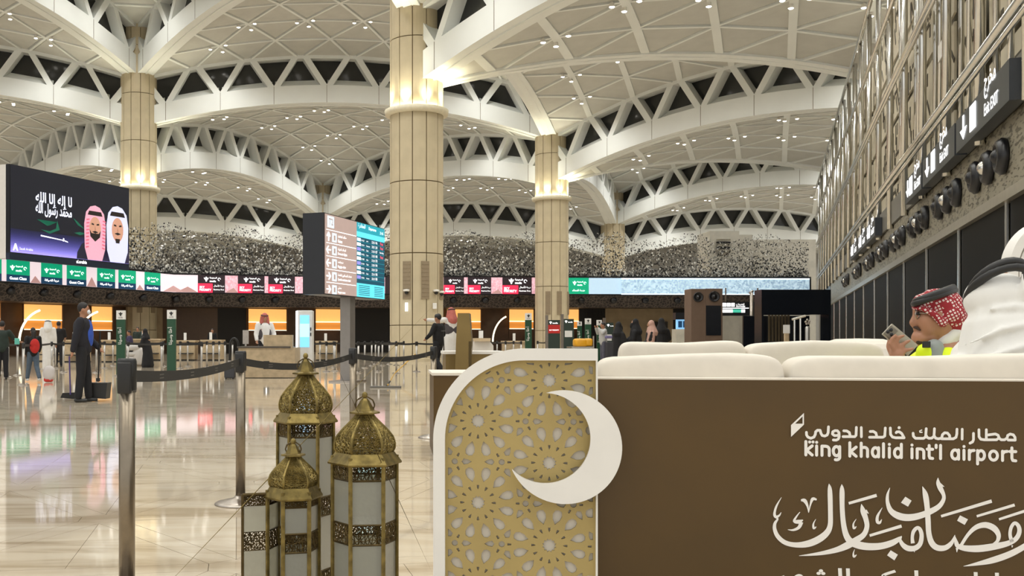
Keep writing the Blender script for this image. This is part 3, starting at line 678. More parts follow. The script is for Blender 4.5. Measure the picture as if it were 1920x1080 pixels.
# glowing blue lower area as a lit print of stacked bands
for i in range(14):
    t = i/14; c = '%02x%02x%02x' % (int(20+130*(1-t)**1.6), int(22+118*(1-t)**1.6), int(50+185*(1-t)**1.3)); v0 = .01+i*.019
    flat(at, [(.005, v0), (.995, v0), (.995, v0+.02), (.005, v0+.02)], .013+i*.0003, 'picture_band', ES('blue band %d' % i, c, .9), vs_)
wp = ES('screen white print', 'dfe3f5', 1.1)
put_text('calligraphy', ar('لا إله إلا الله'), wp, vs_, at(.19, .575, .03), ux, uz, wid=L*.29, hei=H*.17, bold=.02); put_text('calligraphy', ar('محمد رسول الله'), wp, vs_, at(.19, .46, .03), ux, uz, wid=L*.29, hei=H*.16, bold=.02)
gsh = ES('screen green swirl', '0f5a44', .7)
for pts in (([(.2, .42), (.28, .36), (.36, .42), (.3, .37)]), ([(.23, .31), (.3, .27), (.38, .33), (.36, .44), (.35, .34), (.3, .3)]), ([(.49, .5), (.53, .42), (.59, .38), (.53, .46)]), ([(.5, .32), (.55, .3), (.6, .33), (.55, .34)])): flat(at, pts, .028, 'green_swirl', gsh, vs_)
flat(at, [(.23, .245), (.42, .215), (.42, .205), (.23, .228)], .03, 'sword', wp, vs_); flat(at, [(.405, .2), (.415, .2), (.418, .235), (.408, .24)], .032, 'sword_hilt', wp, vs_); flat(at, [(.42, .215), (.445, .205), (.45, .19), (.42, .2)], .032, 'sword_hilt', wp, vs_)
put_text('caption', 'Saudi Arabia', wp, vs_, at(.07, .045, .03), ux, uz, wid=L*.1); flat(at, [(.02, .03), (.03, .03), (.04, .06), (.05, .03), (.06, .03), (.045, .11), (.035, .11)], .03, 'caption_mark', wp, vs_)
def oval(cu, cv, ru, rv, n=20, a0=0, a1=360): return [(cu+ru*math.cos(math.radians(a0+(a1-a0)*i/n)), cv+rv*math.sin(math.radians(a0+(a1-a0)*i/n))) for i in range(n+(0 if a1-a0 == 360 else 1))]
def bust(cu, cv, s, cloth, check, robe, beard):
    sk = ES('portrait skin', 'b98a74', .75); dk = ES('portrait dark hair', '201816', .5); cl = ES('portrait headcloth '+cloth, cloth, .62)
    k = .03
    def f(pts, name, mat):
        nonlocal k; k += .004; flat(at, [(min(.995, cu+a*s), max(.012, cv+b_*s*2.0)) for a, b_ in pts], k, name, mat, vs_)
    f([(-.15, -.22), (.15, -.22), (.145, -.15), (.11, -.1), (.05, -.07), (-.05, -.07), (-.11, -.1), (-.145, -.15)], 'portrait_robe', ES('portrait robe '+robe, robe, .5))
    f([(-.06, -.22), (-.085, -.12), (-.09, .02), (-.075, .09), (-.04, .125), (.0, .135), (.04, .125), (.075, .09), (.09, .02), (.085, -.12), (.06, -.22)], 'portrait_headcloth', cl)
    f([(-.05, .1), (.05, .1), (.062, .075), (-.062, .075)], 'portrait_cord', dk)
    f(oval(0, 0, .048, .068), 'portrait_face', sk)
    if beard: f([(-.046, -.01), (-.03, -.03), (.03, -.03), (.046, -.01), (.04, -.05), (0, -.078), (-.04, -.05)], 'portrait_beard', dk)
    else: f([(-.02, -.05), (.02, -.05), (.014, -.075), (-.014, -.075)], 'portrait_beard', dk)
    f([(-.026, -.022), (0, -.014), (.026, -.022), (0, -.03)], 'portrait_moustache', dk)
    for sx in (-1, 1): f([(sx*.032, .02), (sx*.01, .018), (sx*.012, .026), (sx*.03, .03)], 'portrait_brow', dk)
    f([(-.004, .015), (.006, -.01), (-.006, -.01)], 'portrait_nose', ES('portrait nose', 'a3755f', .7))
    if check:
        for q in range(9): f([(-.08, -.12+q*.02), (-.055, -.115+q*.02), (-.055, -.108+q*.02), (-.08, -.112+q*.02)], 'portrait_check', ES('portrait check red', 'c05a70', .8)); f([(.08, -.12+q*.02), (.055, -.115+q*.02), (.055, -.108+q*.02), (.08, -.112+q*.02)], 'portrait_check', MATS['lit portrait check red'])
bust(.68, .41, 1.06, 'dba3b8', 1, '1c1c30', 1); bust(.885, .43, 1.14, 'cfd3ee', 0, '2a2440', 0)
sb = MB().prism([at(0, -.0, .0), at(1, 0, 0), at(1, -.075, 0), at(0, -.075, 0)], nn*-.3).build('lower_frame', M('navy frame', '14233a', .4), vs_)
put_text('maker_mark', 'al.arabia', white_glow, vs_, at(.52, -.045, .01), ux, uz, wid=L*.09, bold=.02)
MB().prism([at(0, -.06, -.32), at(0, 1.0, -.32), at(0, 1, -3.4), at(0, -.06, -3.4)], ux*.5).build('side_box', ivory, vs_)
# ================================================================ DIRECTION SIGN WITH FLIGHT BOARD
ds, at, ux, nn, L, H = plane_screen('direction_sign', 607, 398, 552, 24, 721, 429, 562, 27.6, .57, 'large two-part sign with directions and a flight board on a grey post', 'sign')
tp = ES('sign taupe', 'a48f88', .75); flat(at, [(.01, .01), (.5, .01), (.5, .99), (.01, .99)], .01, 'directions_panel', tp, ds)
teal = ES('board teal', '1f8fa0', .9); dteal = ES('board dark teal', '0e4a5e', .7); aqua = ES('board aqua', '58c6d8', 1.0)
flat(at, [(.5, .01), (.99, .01), (.99, .99), (.5, .99)], .01, 'flight_board', dteal, ds); flat(at, [(.5, .87), (.99, .87), (.99, .99), (.5, .99)], .014, 'board_header', teal, ds); flat(at, [(.5, .80), (.99, .80), (.99, .87), (.5, .87)], .014, 'board_header', aqua, ds); flat(at, [(.5, .01), (.99, .01), (.99, .19), (.5, .19)], .014, 'board_footer', aqua, ds)
wl = ES('sign white', 'f2f4f6', 1.25); bl = ES('sign pale blue', 'bfe0f2', 1.1)
flat(at, [(.045, .83), (.14, .83), (.14, .97), (.045, .97)], .016, 'terminal_badge', bl, ds); put_text('terminal_number', 'T2', tp, ds, at(.06, .86, .02), ux, uz, wid=L*.065, bold=.03)
rows = [('up', 'صالات المغادرة', 'Gates'), ('left', 'الرحلات الدولية', 'Domestic flights'), ('left', 'استلام الأمتعة', 'Baggage claim'), ('right', 'خدمات المسافرين الخاصة', 'Special assistance desk'), ('right', 'مصلى', 'Prayer room')]
for i, (dr, a_, e_) in enumerate(rows):
    v = .66-i*.162
    flat(at, [(.03, v+.135), (.485, v+.135), (.485, v+.143), (.03, v+.143)], .016, 'divider', wl, ds)
    c = (.06, v+.055); r = .028; al = {'up': [(0, 1), (0, -1)], 'left': [(-1, 0), (1, 0)], 'right': [(1, 0), (-1, 0)]}[dr]; hd, tl = al; asp = L/H
    mb = MB(); t3 = lambda x, y, z: at(x, y, .016+z)
    hp = (c[0]+hd[0]*r, c[1]+hd[1]*r*asp); tq = (c[0]+tl[0]*r, c[1]+tl[1]*r*asp); px_, py_ = (hd[1], hd[0])
    def s2(x, y, z): return at(x, y/1, .016+z)
    for (p_, q_) in ((tq, hp), (hp, (c[0]+px_*r*.8+hd[0]*.1*r, c[1]+(py_*r*.8+hd[1]*.1*r)*asp)), (hp, (c[0]-px_*r*.8+hd[0]*.1*r, c[1]-(py_*r*.8-hd[1]*.1*r)*asp))):
        A_, B_ = at(p_[0], p_[1], .018), at(q_[0], q_[1], .018); mb.tube([A_, B_], .018, 6)
    mb.build('arrow', wl, ds)
    flat(at, [(.115, v), (.18, v), (.18, v+.11), (.115, v+.11)], .016, 'pictogram', bl, ds); flat(at, [(.135, v+.02), (.16, v+.02), (.16, v+.085), (.135, v+.085)], .02, 'pictogram_mark', tp, ds)
    put_text('arabic_line', ar(a_), wl, ds, at(.2, v+.062, .016), ux, uz, hei=H*.04, bold=.01); put_text('english_line', e_, wl, ds, at(.2, v+.005, .016), ux, uz, hei=H*.04, bold=.01)
put_text('board_title', 'Departures', wl, ds, at(.7, .91, .02), ux, uz, wid=L*.13, bold=.01); put_text('board_title', ar('المغادرة'), wl, ds, at(.52, .91, .02), ux, uz, wid=L*.12); put_text('board_clock', '21:45', wl, ds, at(.9, .9, .02), ux, uz, wid=L*.06)
rd = random.Random(5); cit = ['Jeddah', 'Dammam', 'Dubai', 'Cairo', 'Abha', 'Tabuk', 'Medina', 'Doha', 'Amman']
for i in range(9):
    v = .745-i*.062
    flat(at, [(.5, v-.008), (.99, v-.008), (.99, v-.004), (.5, v-.004)], .014, 'board_rule', teal, ds)
    flat(at, [(.505, v), (.565, v), (.565, v+.042), (.505, v+.042)], .014, 'airline_mark', (bl, wl, ES('mark violet', '8a86d8', .9))[i % 3], ds)
    put_text('flight_number', 'SV%d' % rd.randint(1000, 1999), wl, ds, at(.575, v+.006, .014), ux, uz, wid=L*.05); put_text('city', cit[i], wl, ds, at(.66, v+.006, .014), ux, uz, hei=H*.022)
    put_text('time', '%02d:%02d' % (rd.randint(20, 23), 5*rd.randint(0, 11)), wl, ds, at(.755, v+.006, .014), ux, uz, wid=L*.05); put_text('gate', '%d' % rd.randint(101, 220), wl, ds, at(.82, v+.006, .014), ux, uz, wid=L*.035)
    if i in (0, 1, 3): put_text('status', 'Final', ES('status red', 'ff5a6a', 1.2), ds, at(.91, v+.006, .014), ux, uz, wid=L*.05)
    if i == 2: put_text('status', 'Boarding', wl, ds, at(.9, v+.006, .014), ux, uz, wid=L*.07)
for q in range(6): flat(at, [(.53, .035+q*.024), (.72, .035+q*.024), (.72, .043+q*.024), (.53, .043+q*.024)], .016, 'footer_line', dteal, ds); flat(at, [(.8, .035+q*.024), (.96, .035+q*.024), (.96, .043+q*.024), (.8, .043+q*.024)], .016, 'footer_line', dteal, ds)
pm = at(.52, 0, -.28); MB().box((pm.x, pm.y, pm.z/2), (.34, .28, pm.z), rz=math.radians(A1)).build('post', M('grey post', '8a8580', .35, .4), ds)
MB().box((pm.x, pm.y, .02), (.9, .7, .04), rz=math.radians(A1)).build('base_plate', steel, ds)
# ================================================================ FOREGROUND: SOFA UNIT WITH PRINTED PANEL
Lp, Rp = P(1120, HY, 3.60), P(1920, HY, 3.41); pu = (Rp-Lp); pu.z = 0; pu.normalize(); pn = pu.cross(uz)       # pn points to the viewer
def PL(px, py, off=0.0):
    d = Vector(((px-CX)/F, 1, (HY-py)/F)); o_ = Vector((0, 0, CH)); q = Lp+pn*off
    t = (q-o_).dot(pn)/d.dot(pn); return o_+d*t
def superq(mb, c, r, e=.3, ax=(Vector((1, 0, 0)), Vector((0, 1, 0)), Vector((0, 0, 1))), n=28, m=16, wob=0, seed=1):
    c = Vector(c); rd = random.Random(seed); f = lambda v: math.copysign(abs(v)**e, v); vs = []; fs = []
    ph = [rd.uniform(0, 6) for _ in range(4)]
    for i in range(m+1):
        t = -math.pi/2+math.pi*i/m
        for k in range(n):
            p = 2*math.pi*k/n; x, y, z = f(math.cos(t))*f(math.cos(p)), f(math.cos(t))*f(math.sin(p)), f(math.sin(t))
            wv = 1+wob*(math.sin(x*4+ph[0])*math.sin(z*3+ph[1])+.5*math.sin(x*9+ph[2]))
            vs.append(c+ax[0]*(r[0]*x)+ax[1]*(r[1]*y*wv)+ax[2]*(r[2]*z*(1+wob*.5*math.sin(x*3+ph[3]))))
    for i in range(m):
        for k in range(n): fs.append((i*n+k, i*n+(k+1) % n, (i+1)*n+(k+1) % n, (i+1)*n+k))
    return mb.add(vs, fs)
PTOP = .974; pL = PL(1119, HY); pR = PL(2080, HY)
sofa = empty('sofa', ((pL+pR)/2).xy.to_3d(), 'long cream sofa with a gold brown printed back panel in the foreground', 'sofa')
def h(p, z): return Vector((p.x, p.y, z))
MB().prism([h(pL, .0), h(pR, 0), h(pR, PTOP), h(pL, PTOP)], pn*-.035).build('back_panel', gold_panel, sofa)
MB().prism([h(pL, PTOP), h(pR, PTOP), h(pR, PTOP+.006), h(pL, PTOP+.006)], pn*-.09).build('top_edge', cream, sofa)
MB().prism([h(pL, 0)-pn*.04, h(pR, 0)-pn*.04, h(pR, .44)-pn*.04, h(pL, .44)-pn*.04], pn*-.85).build('seat_base', cream, sofa)
wide = (pR-pL).length; AXP = (pu, -pn, uz)
cut = (PL(1491, HY)-pL).length
for (a, c, sd) in ((.006, cut-.004, 2), (cut+.004, wide, 5)):
    mid = pL+pu*((a+c)/2)-pn*.19; mid.z = .77
    superq(MB(), mid, ((c-a)/2, .1, .292), .2, AXP, 40, 20, .05, sd).build('back_cushion', cream, sofa, True)
    mid = pL+pu*((a+c)/2)-pn*.56; mid.z = .50
    superq(MB(), mid, ((c-a)/2, .33, .09), .22, AXP, 40, 16, .03, sd).build('seat_cushion', cream, sofa, True)
# lettering
pr = M('white panel lettering', 'efebe4', .5, var=.03)
def c8(u, v, o_=0): return PL(1460+u*.29639, 760+v*.29639, .001+o_)
def c4(u, v, o_=0): return PL(1440+u/4, 810+v/4, .001+o_)
def glyph(ch, w_, x):
    c = []
    r = w_/2
    if ch == 'k': c = [[(0, 0), (0, 1.45)], [(w_, 1.0), (.12*w_, .5), (w_, 0)]]
    if ch == 'i': c = [[(0, 0), (0, 1.0)], [(0, 1.4), (0.01, 1.4)]]
    if ch == 'l': c = [[(0, 0), (0, 1.45)]]
    if ch == 'n': c = [[(0, 0), (0, 1.0)], [(0, 1.0)]+[(r, 1.0)]+arc(r*1.0, 1-r*.9, r, 90, 0, 5, r*.9)+[(w_, 0)]]
    if ch == 'h': c = [[(0, 0), (0, 1.45)], [(0, .95), (r, 1.0)]+arc(r, 1-r*.9, r, 90, 0, 5, r*.9)+[(w_, 0)]]
    if ch in 'agdpo':
        c = [arc(r, .5, r, 0, 360, 16, .5)]
    if ch == 'a': c.append([(w_, 1.0), (w_, 0)])
    if ch == 'd': c.append([(w_, 1.45), (w_, 0)])
    if ch == 'p': c.append([(0, 1.0), (0, -.45)])
    if ch == 'g': c.append([(w_, 1.0), (w_, -.2)]+arc(r, -.15, r, 0, -110, 6, .3))
    if ch == 't': c = [[(.35*w_, 1.4), (.35*w_, .25), (.5*w_, .03), (w_, 0)], [(0, 1.0), (w_, 1.0)]]
    if ch == 'r': c = [[(0, 0), (0, 1.0)], [(0, .7), (.4*w_, .96), (w_, 1.0)]]
    if ch == "'": c = [[(0, 1.45), (0, 1.2)]]
    return [[(x+a, b_) for a, b_ in ln] for ln in c]
xh = 58.
for ch, u0, u1 in (('k', 172, 212), ('i', 240, 240), ('n', 274, 320), ('g', 345, 386), ('k', 450, 490), ('h', 522, 562), ('a', 592, 632), ('l', 663, 663), ('i', 700, 700), ('d', 732, 776), ('i', 843, 843), ('n', 876, 918), ('t', 940, 974), ("'", 996, 996), ('l', 1024, 1024), ('a', 1094, 1138), ('i', 1172, 1172), ('r', 1206, 1236), ('p', 1258, 1302), ('o', 1334, 1384), ('r', 1416, 1446), ('t', 1462, 1500)):
    gl = glyph(ch, (u1-u0)/xh, 0); base = lambda u: 313+(u-165)*(351-313)/(1500-165)
    mb = MB(); strokes(mb, [[(u0+a*xh, b_*xh) for a, b_ in ln] for ln in gl], 19, lambda x, y, z: c8(x, base(x)-y, z), .002); mb.build('letter', pr, sofa)
ARS = [(1500, [[(110, 235), (112, 280), (135, 315), (185, 337), (240, 315), (262, 270), (268, 225), (300, 198), (345, 200), (358, 250), (380, 288), (425, 298), (465, 280), (482, 240), (488, 140)]]), (1500, [[(165, 400), (166, 400)]]), (1500, [[(222, 400), (223, 400)]]),
    (1500, [[(668, 240), (640, 207), (600, 205), (562, 225), (556, 262), (590, 290), (640, 288), (668, 268)], [(668, 240), (672, 310), (655, 350), (620, 368), (572, 365)]]), (1500, [[(750, 208), (800, 210), (845, 238), (862, 300)], [(738, 308), (940, 308), (960, 285), (966, 150)]]), (1500, [[(1050, 152), (1052, 310)]]),
    (1500, [[(1203, 220), (1255, 218), (1300, 245), (1318, 310)], [(1192, 318), (1420, 318), (1452, 298), (1462, 160)]]), (1500, [[(1548, 160), (1552, 270), (1585, 315), (1640, 328), (1784, 328), (1742, 252), (1700, 224), (1660, 227), (1648, 240)]]), (1500, [[(1698, 155), (1699, 155)]]),
    (1700, [[(110, 250), (115, 300), (150, 336), (290, 338), (325, 310), (335, 172)], [(335, 290), (350, 320), (380, 336), (430, 334), (468, 300), (476, 172)], [(476, 300), (495, 334), (540, 345), (600, 335), (612, 275), (650, 242), (700, 247), (735, 290), (742, 345)], [(600, 345), (800, 345), (845, 320), (860, 260), (862, 180)]]), (1700, [[(952, 182), (950, 350)]]), (1700, [[(1145, 252), (1145, 360), (1130, 398), (1085, 420)]]),
    (1700, [[(1238, 190), (1240, 310), (1270, 352), (1330, 362), (1540, 362), (1584, 328), (1568, 285), (1520, 262), (1400, 278)], [(1365, 190), (1365, 350)], [(1585, 335), (1620, 362), (1680, 362), (1722, 330), (1732, 287), (1775, 264), (1828, 277), (1857, 320), (1860, 368), (1740, 366)]])]
for ox, lines in ARS:
    mb = MB(); strokes(mb, lines, 46 if len(lines[0]) > 2 or lines[0][0][1] < 395 and abs(lines[0][0][0]-lines[0][1][0]) > 1.5 else 52, lambda x, y, z, ox=ox: PL(ox+x/9.143, 785+y/9.143, .001+z), .002); mb.build('arabic_letter', pr, sofa)
mb = MB(); strokes(mb, [[(258, 195), (222, 212), (228, 234), (264, 234)]], 20, lambda x, y, z: PL(1700+x/9.143, 785+y/9.143, .001+z), .002); mb.build('arabic_letter', pr, sofa)
curve_plate('airport_mark', [(78, -125), (160, -48), (160, -122), (78, -200)], [[(104, -116), (151, -116), (151, -70)]], .004, pr, sofa, lambda x, y, z: c8(x, -y, .002+z))
def smooth(pts, k=4):
    out = []
    for i in range(len(pts)-1):
        p0, p1, p2, p3 = (pts[max(0, i-1)], pts[i], pts[i+1], pts[min(len(pts)-1, i+2)])
        for s_ in range(k):
            t = s_/k; out.append(tuple(.5*((2*p1[a])+(-p0[a]+p2[a])*t+(2*p0[a]-5*p1[a]+4*p2[a]-p3[a])*t*t+(-p0[a]+3*p1[a]-3*p2[a]+p3[a])*t*t*t) for a in range(3)))
    out.append(pts[-1]); return out
def brush(mb, pts, to3, dep=.002, sm=True):
    pts = smooth(pts) if sm and len(pts) > 2 else pts; L_ = []; R_ = []
    for i, (x, y, w_) in enumerate(pts):
        a, c = pts[max(0, i-1)], pts[min(len(pts)-1, i+1)]; dx, dy = c[0]-a[0], c[1]-a[1]; l = math.hypot(dx, dy) or 1; w_ = max(w_, 1.5)
        L_.append((x-dy/l*w_/2, y+dx/l*w_/2)); R_.append((x+dy/l*w_/2, y-dx/l*w_/2))
    NLAY[0] += 1; dep += (NLAY[0] % 23)*.00006
    for i in range(len(pts)-1):
        q = [L_[i], L_[i+1], R_[i+1], R_[i]]; mb.hexa([to3(a, b_, 0) for a, b_ in q], [to3(a, b_, dep) for a, b_ in q])
cal = [[(457, 388, 3), (464, 440, 34), (468, 600, 36), (466, 700, 38), (440, 757, 46), (380, 805, 52), (300, 838, 50), (210, 847, 38), (130, 830, 34), (75, 785, 32), (50, 730, 28), (52, 685, 22), (72, 652, 14), (52, 630, 22), (50, 600, 18), (66, 550, 14), (101, 490, 3)], [(60, 640, 20), (85, 625, 14), (99, 602, 3)],
    [(240, 600, 5), (215, 632, 12), (196, 668, 20), (230, 673, 30), (262, 660, 8)], [(250, 675, 30), (232, 715, 24), (190, 735, 16), (148, 732, 3)], [(247, 512, 14), (275, 515, 28), (296, 555, 16), (305, 605, 5)], [(305, 603, 5), (318, 545, 12), (335, 502, 24), (365, 508, 12)], [(359, 653, 3), (340, 690, 12), (344, 722, 18), (362, 710, 5)],
    [(553, 392, 3), (555, 440, 36), (556, 560, 36), (565, 680, 38), (585, 770, 44), (620, 822, 50), (680, 848, 56), (760, 860, 54), (850, 855, 50), (930, 832, 46), (985, 800, 30), (1003, 780, 4)], [(985, 800, 20), (1010, 845, 34), (1050, 872, 42), (1100, 872, 40), (1140, 840, 36), (1152, 780, 32), (1142, 735, 30), (1120, 718, 26), (1092, 745, 28), (1082, 790, 24), (1086, 835, 30)], [(1098, 870, 16), (1098, 902, 3)],
    [(700, 540, 3), (712, 590, 40), (733, 650, 38), (742, 710, 36), (718, 770, 40), (660, 812, 48), (600, 848, 54), (520, 882, 42), (420, 906, 30), (320, 920, 17), (233, 928, 3)], [(730, 590, 26), (755, 612, 3)], [(605, 535, 20), (815, 475, 24)], [(762, 777, 20), (1002, 705, 24)], [(1298, 632, 20), (1678, 518, 26)], [(1565, 632, 18), (1850, 547, 22)], [(1732, 655, 18), (1950, 585, 22)],
    [(662, 652, 3), (640, 690, 12), (645, 722, 18), (663, 708, 5)], [(857, 567, 3), (822, 630, 20), (820, 672, 24), (838, 680, 20), (853, 655, 4)], [(650, 880, 3), (640, 910, 10), (645, 935, 18), (664, 920, 5)],
    [(914, 418, 3), (897, 470, 20), (897, 530, 28), (922, 592, 40), (980, 630, 52), (1050, 642, 52), (1130, 630, 48), (1210, 600, 44), (1280, 560, 38), (1315, 510, 30), (1316, 470, 28), (1292, 420, 38), (1276, 380, 30), (1275, 343, 3)], [(1290, 395, 26), (1322, 410, 3)],
    [(1158, 408, 3), (1180, 470, 40), (1193, 560, 40), (1200, 660, 40), (1206, 760, 40), (1228, 832, 44), (1270, 868, 44), (1330, 868, 40), (1378, 830, 30), (1402, 772, 4)], [(1400, 780, 6), (1412, 830, 30), (1425, 855, 34), (1480, 872, 44), (1580, 875, 52), (1700, 858, 50), (1800, 835, 40), (1860, 800, 36), (1885, 750, 34), (1878, 705, 30), (1850, 683, 26), (1824, 715, 26), (1815, 770, 26), (1830, 825, 30)], [(1418, 870, 22), (1416, 902, 3)], [(1832, 850, 14), (1830, 867, 3)],
    [(1448, 850, 24), (1500, 770, 26), (1560, 715, 36), (1630, 697, 44), (1695, 722, 46), (1728, 770, 36), (1722, 815, 26), (1690, 840, 14)], [(1466, 1007, 3), (1560, 990, 24), (1680, 963, 46), (1800, 922, 48), (1900, 872, 44), (1990, 812, 40)]]
for st_ in cal: mb = MB(); brush(mb, st_, c4); mb.build('brush_stroke', pr, sofa)
for dm in ([(1030, 485), (1077, 515), (1050, 560), (997, 530)], [(1440, 625), (1500, 655), (1475, 697), (1418, 665)], [(920, 887), (974, 920), (948, 963), (893, 925)]): MB().hexa([c4(a, c, 0) for a, c in dm], [c4(a, c, .002) for a, c in dm]).build('diamond_dot', pr, sofa)
q0, q1 = PL(1452, 1075), PL(1935, 1075); put_text('lower_greeting', ar('مبارك عليكم الشهر'), pr, sofa, h(q0, PL(1452, 1112).z), pu, uz, wid=(q1-q0).length, hei=.096, bold=.015, off=.002)
# second sofa facing the first
s2 = empty('sofa', P(1480, HY, 5.0).xy.to_3d(), 'second cream sofa standing behind the first one', 'sofa')
for i, (a, c, z, ht) in enumerate(((1160, 1393, 5.3, 1.107), (1395, 1648, 5.22, 1.107))):
    p, q = P(a, HY, z), P(c, HY, z-.06); m = (p+q)/2; m.z = ht-.29; superq(MB(), m, ((q-p).length/2, .1, .29), .2, AXP, 36, 20, .05, 9+i).build('back_cushion', cream, s2, True)
p, q = P(1150, HY, 5.35), P(1660, HY, 5.25); MB().prism([h(p, 0), h(q, 0), h(q, .8), h(p, .8)], Vector((.05, .9, 0))).build('seat_base', cream, s2)
p = P(1610, HY, 6.3); s3 = superq(MB(), (p.x, p.y, .565), (.19, .30, .56), .35, AXP, 28, 16).build('armchair_arm', cream); tag(s3, 'rounded cream sofa arm behind the second sofa', 'sofa arm')
p = P(1690, HY, 5.6); tb = empty('side_table', (p.x, p.y, 0), 'small dark wooden side table beside the second sofa', 'table'); MB().box((p.x, p.y, 1.005), (.3, .4, .03), bev=.006).build('table_top', M('walnut top', '6a5a38', .4), tb); MB().box((p.x, p.y, .5), (.06, .06, .98)).build('table_leg', dark_plastic, tb)
MB().box((p.x, p.y, .015), (.26, .3, .03)).build('table_base', dark_plastic, tb)
# ================================================================ LATTICE PANEL WITH CRESCENT
def PF(px, py, off=0.0): return PL(px, py, .06+off)
sx_ = (PF(1118, 900)-PF(812, 900)).length/306.0                 # metres per photo pixel in that plane
o0 = PF(965, 866)
def l3(x, y, z): return o0+pu*(x*sx_)+uz*(y*sx_)+pn*z            # x,y in photo pixels from (965,866), y up
XL, XR, YT, YB = -153, 153, 214, -245
YB = -(o0.z)/sx_+2
RC = 172
def rr_outline(i): return [(XR-i*.15, YB+i), (XR-i*.15, YT-i)]+arc(XL+RC, YT-RC, RC-i, 90, 180, 24)+[(XL+i, YB+i)]
lp = empty('lattice_panel', h(o0, 0), 'ivory framed gold lattice panel with rounded corner and white crescent', 'panel')
curve_plate('frame', rr_outline(0), [rr_outline(22)], .06, ivory, lp, lambda x, y, z: l3(x, y, z))
curve_plate('backing', rr_outline(18), [], .01, M('white lattice backing', 'd6d0c4', .6, var=.03), lp, lambda x, y, z: l3(x, y, z-.0125))
def clip(poly, region):
    out = poly
    for i in range(len(region)):
        a, b_ = region[i], region[(i+1) % len(region)]; inp = out; out = []
        if not inp: return []
        def side(p): return (b_[0]-a[0])*(p[1]-a[1])-(b_[1]-a[1])*(p[0]-a[0])
        for k in range(len(inp)):
            p, q = inp[k-1], inp[k]; sp, sq = side(p), side(q)
            if (sp >= 0) != (sq >= 0): t = sp/(sp-sq); out.append((p[0]+(q[0]-p[0])*t, p[1]+(q[1]-p[1])*t))
            if sq >= 0: out.append(q)
    return out
reg = rr_outline(27); reg = [(min(x, XR-8), y) for x, y in reg]
def area(p): return .5*sum(p[i-1][0]*p[i][1]-p[i][0]*p[i-1][1] for i in range(len(p)))
if area(reg) < 0: reg = reg[::-1]
holes = []
def addh(poly):
    if area(poly) < 0: poly = poly[::-1]
    q = clip(poly, reg)
    if len(q) > 2 and abs(area(q)) > 12: holes.append(q)
LA = 155.0
cs = []
for i in range(-3, 4):
    for j in range(-6, 7): cs.append((-69+133.5*i, 866-789.-77.5*(i % 2)*-1+LA*j-0))
def rot(p, a, c): ca, sa = math.cos(a), math.sin(a); return (c[0]+p[0]*ca-p[1]*sa, c[1]+p[0]*sa+p[1]*ca)
petal = [(40, 0), (50, 7.2), (59, 9), (66.5, 6.5), (69, 0), (66.5, -6.5), (59, -9), (50, -7.2)]
slit = [(25, 0), (29, 1.9), (33.5, 2.3), (33.5, -2.3), (29, -1.9)]; slit2 = [(71, 1.6), (78, 2.2), (78, -2.2), (71, -1.6)]
for c in cs:
    if not (-260 < c[0] < 260 and YB-90 < c[1] < 300): continue
    addh([(c[0]+(13.5 if k % 2 else 10.5)*math.cos(k*math.pi/12), c[1]+(13.5 if k % 2 else 10.5)*math.sin(k*math.pi/12)) for k in range(24)])
    for k in range(12):
        a = math.radians(15+30*k); addh([rot(p, a, c) for p in petal]); addh([rot(p, math.radians(30*k), c) for p in slit])
        if k % 2 == 0: addh([rot(p, math.radians(30*k+30*0), c) for p in slit2])
    for k in range(6):       # small rounds at the lattice triangle centres, pairs of leaves at the edge midpoints
        a = math.radians(60*k)
        if k in (0, 1): 
            cc = (c[0]+LA/math.sqrt(3)*math.cos(a), c[1]+LA/math.sqrt(3)*math.sin(a)); addh([(cc[0]+6*math.cos(t*.6283), cc[1]+6*math.sin(t*.6283)) for t in range(10)])
    for a in (90, 30, -30):
        ar_ = math.radians(a); m = (c[0]+LA/2*math.cos(ar_), c[1]+LA/2*math.sin(ar_)); pa = ar_+math.pi/2
        for sgn in (0, math.pi): addh([rot(p, pa+sgn, m) for p in [(12, 0), (19, 4.6), (27, 6), (31, 0), (27, -6), (19, -4.6)]])
curve_plate('gold_lattice', [(x, y) for x, y in rr_outline(20)], holes, .012, M('gold lattice', 'ad9860', .5, .15, var=.06, scale=5), lp, lambda x, y, z: l3(x, y, z+.0))
# crescent
oc, ro_ = (1056-965, 866-834), 105.; ic, ri_ = (1020-965, 866-818), 84.0
d_ = math.hypot(oc[0]-ic[0], oc[1]-ic[1]); al = math.atan2(ic[1]-oc[1], ic[0]-oc[0]); co = (ro_*ro_+d_*d_-ri_*ri_)/(2*ro_*d_)
co = max(-1, min(1, co)); th = math.acos(co); ci = (ri_*ri_+d_*d_-ro_*ro_)/(2*ri_*d_); ti = math.acos(max(-1, min(1, -ci)))
pts = arc(oc[0], oc[1], ro_, math.degrees(al+th), math.degrees(al-th)+360, 60)
e_ = math.atan2(pts[-1][1]-ic[1], pts[-1][0]-ic[0]); s_ = math.atan2(pts[0][1]-ic[1], pts[0][0]-ic[0])
while s_ > e_: s_ -= 2*math.pi
pts += arc(ic[0], ic[1], ri_, math.degrees(e_), math.degrees(s_), 60)[1:-1]
curve_plate('crescent', pts, [], .02, ivory, lp, lambda x, y, z: l3(x, y, z+.045))
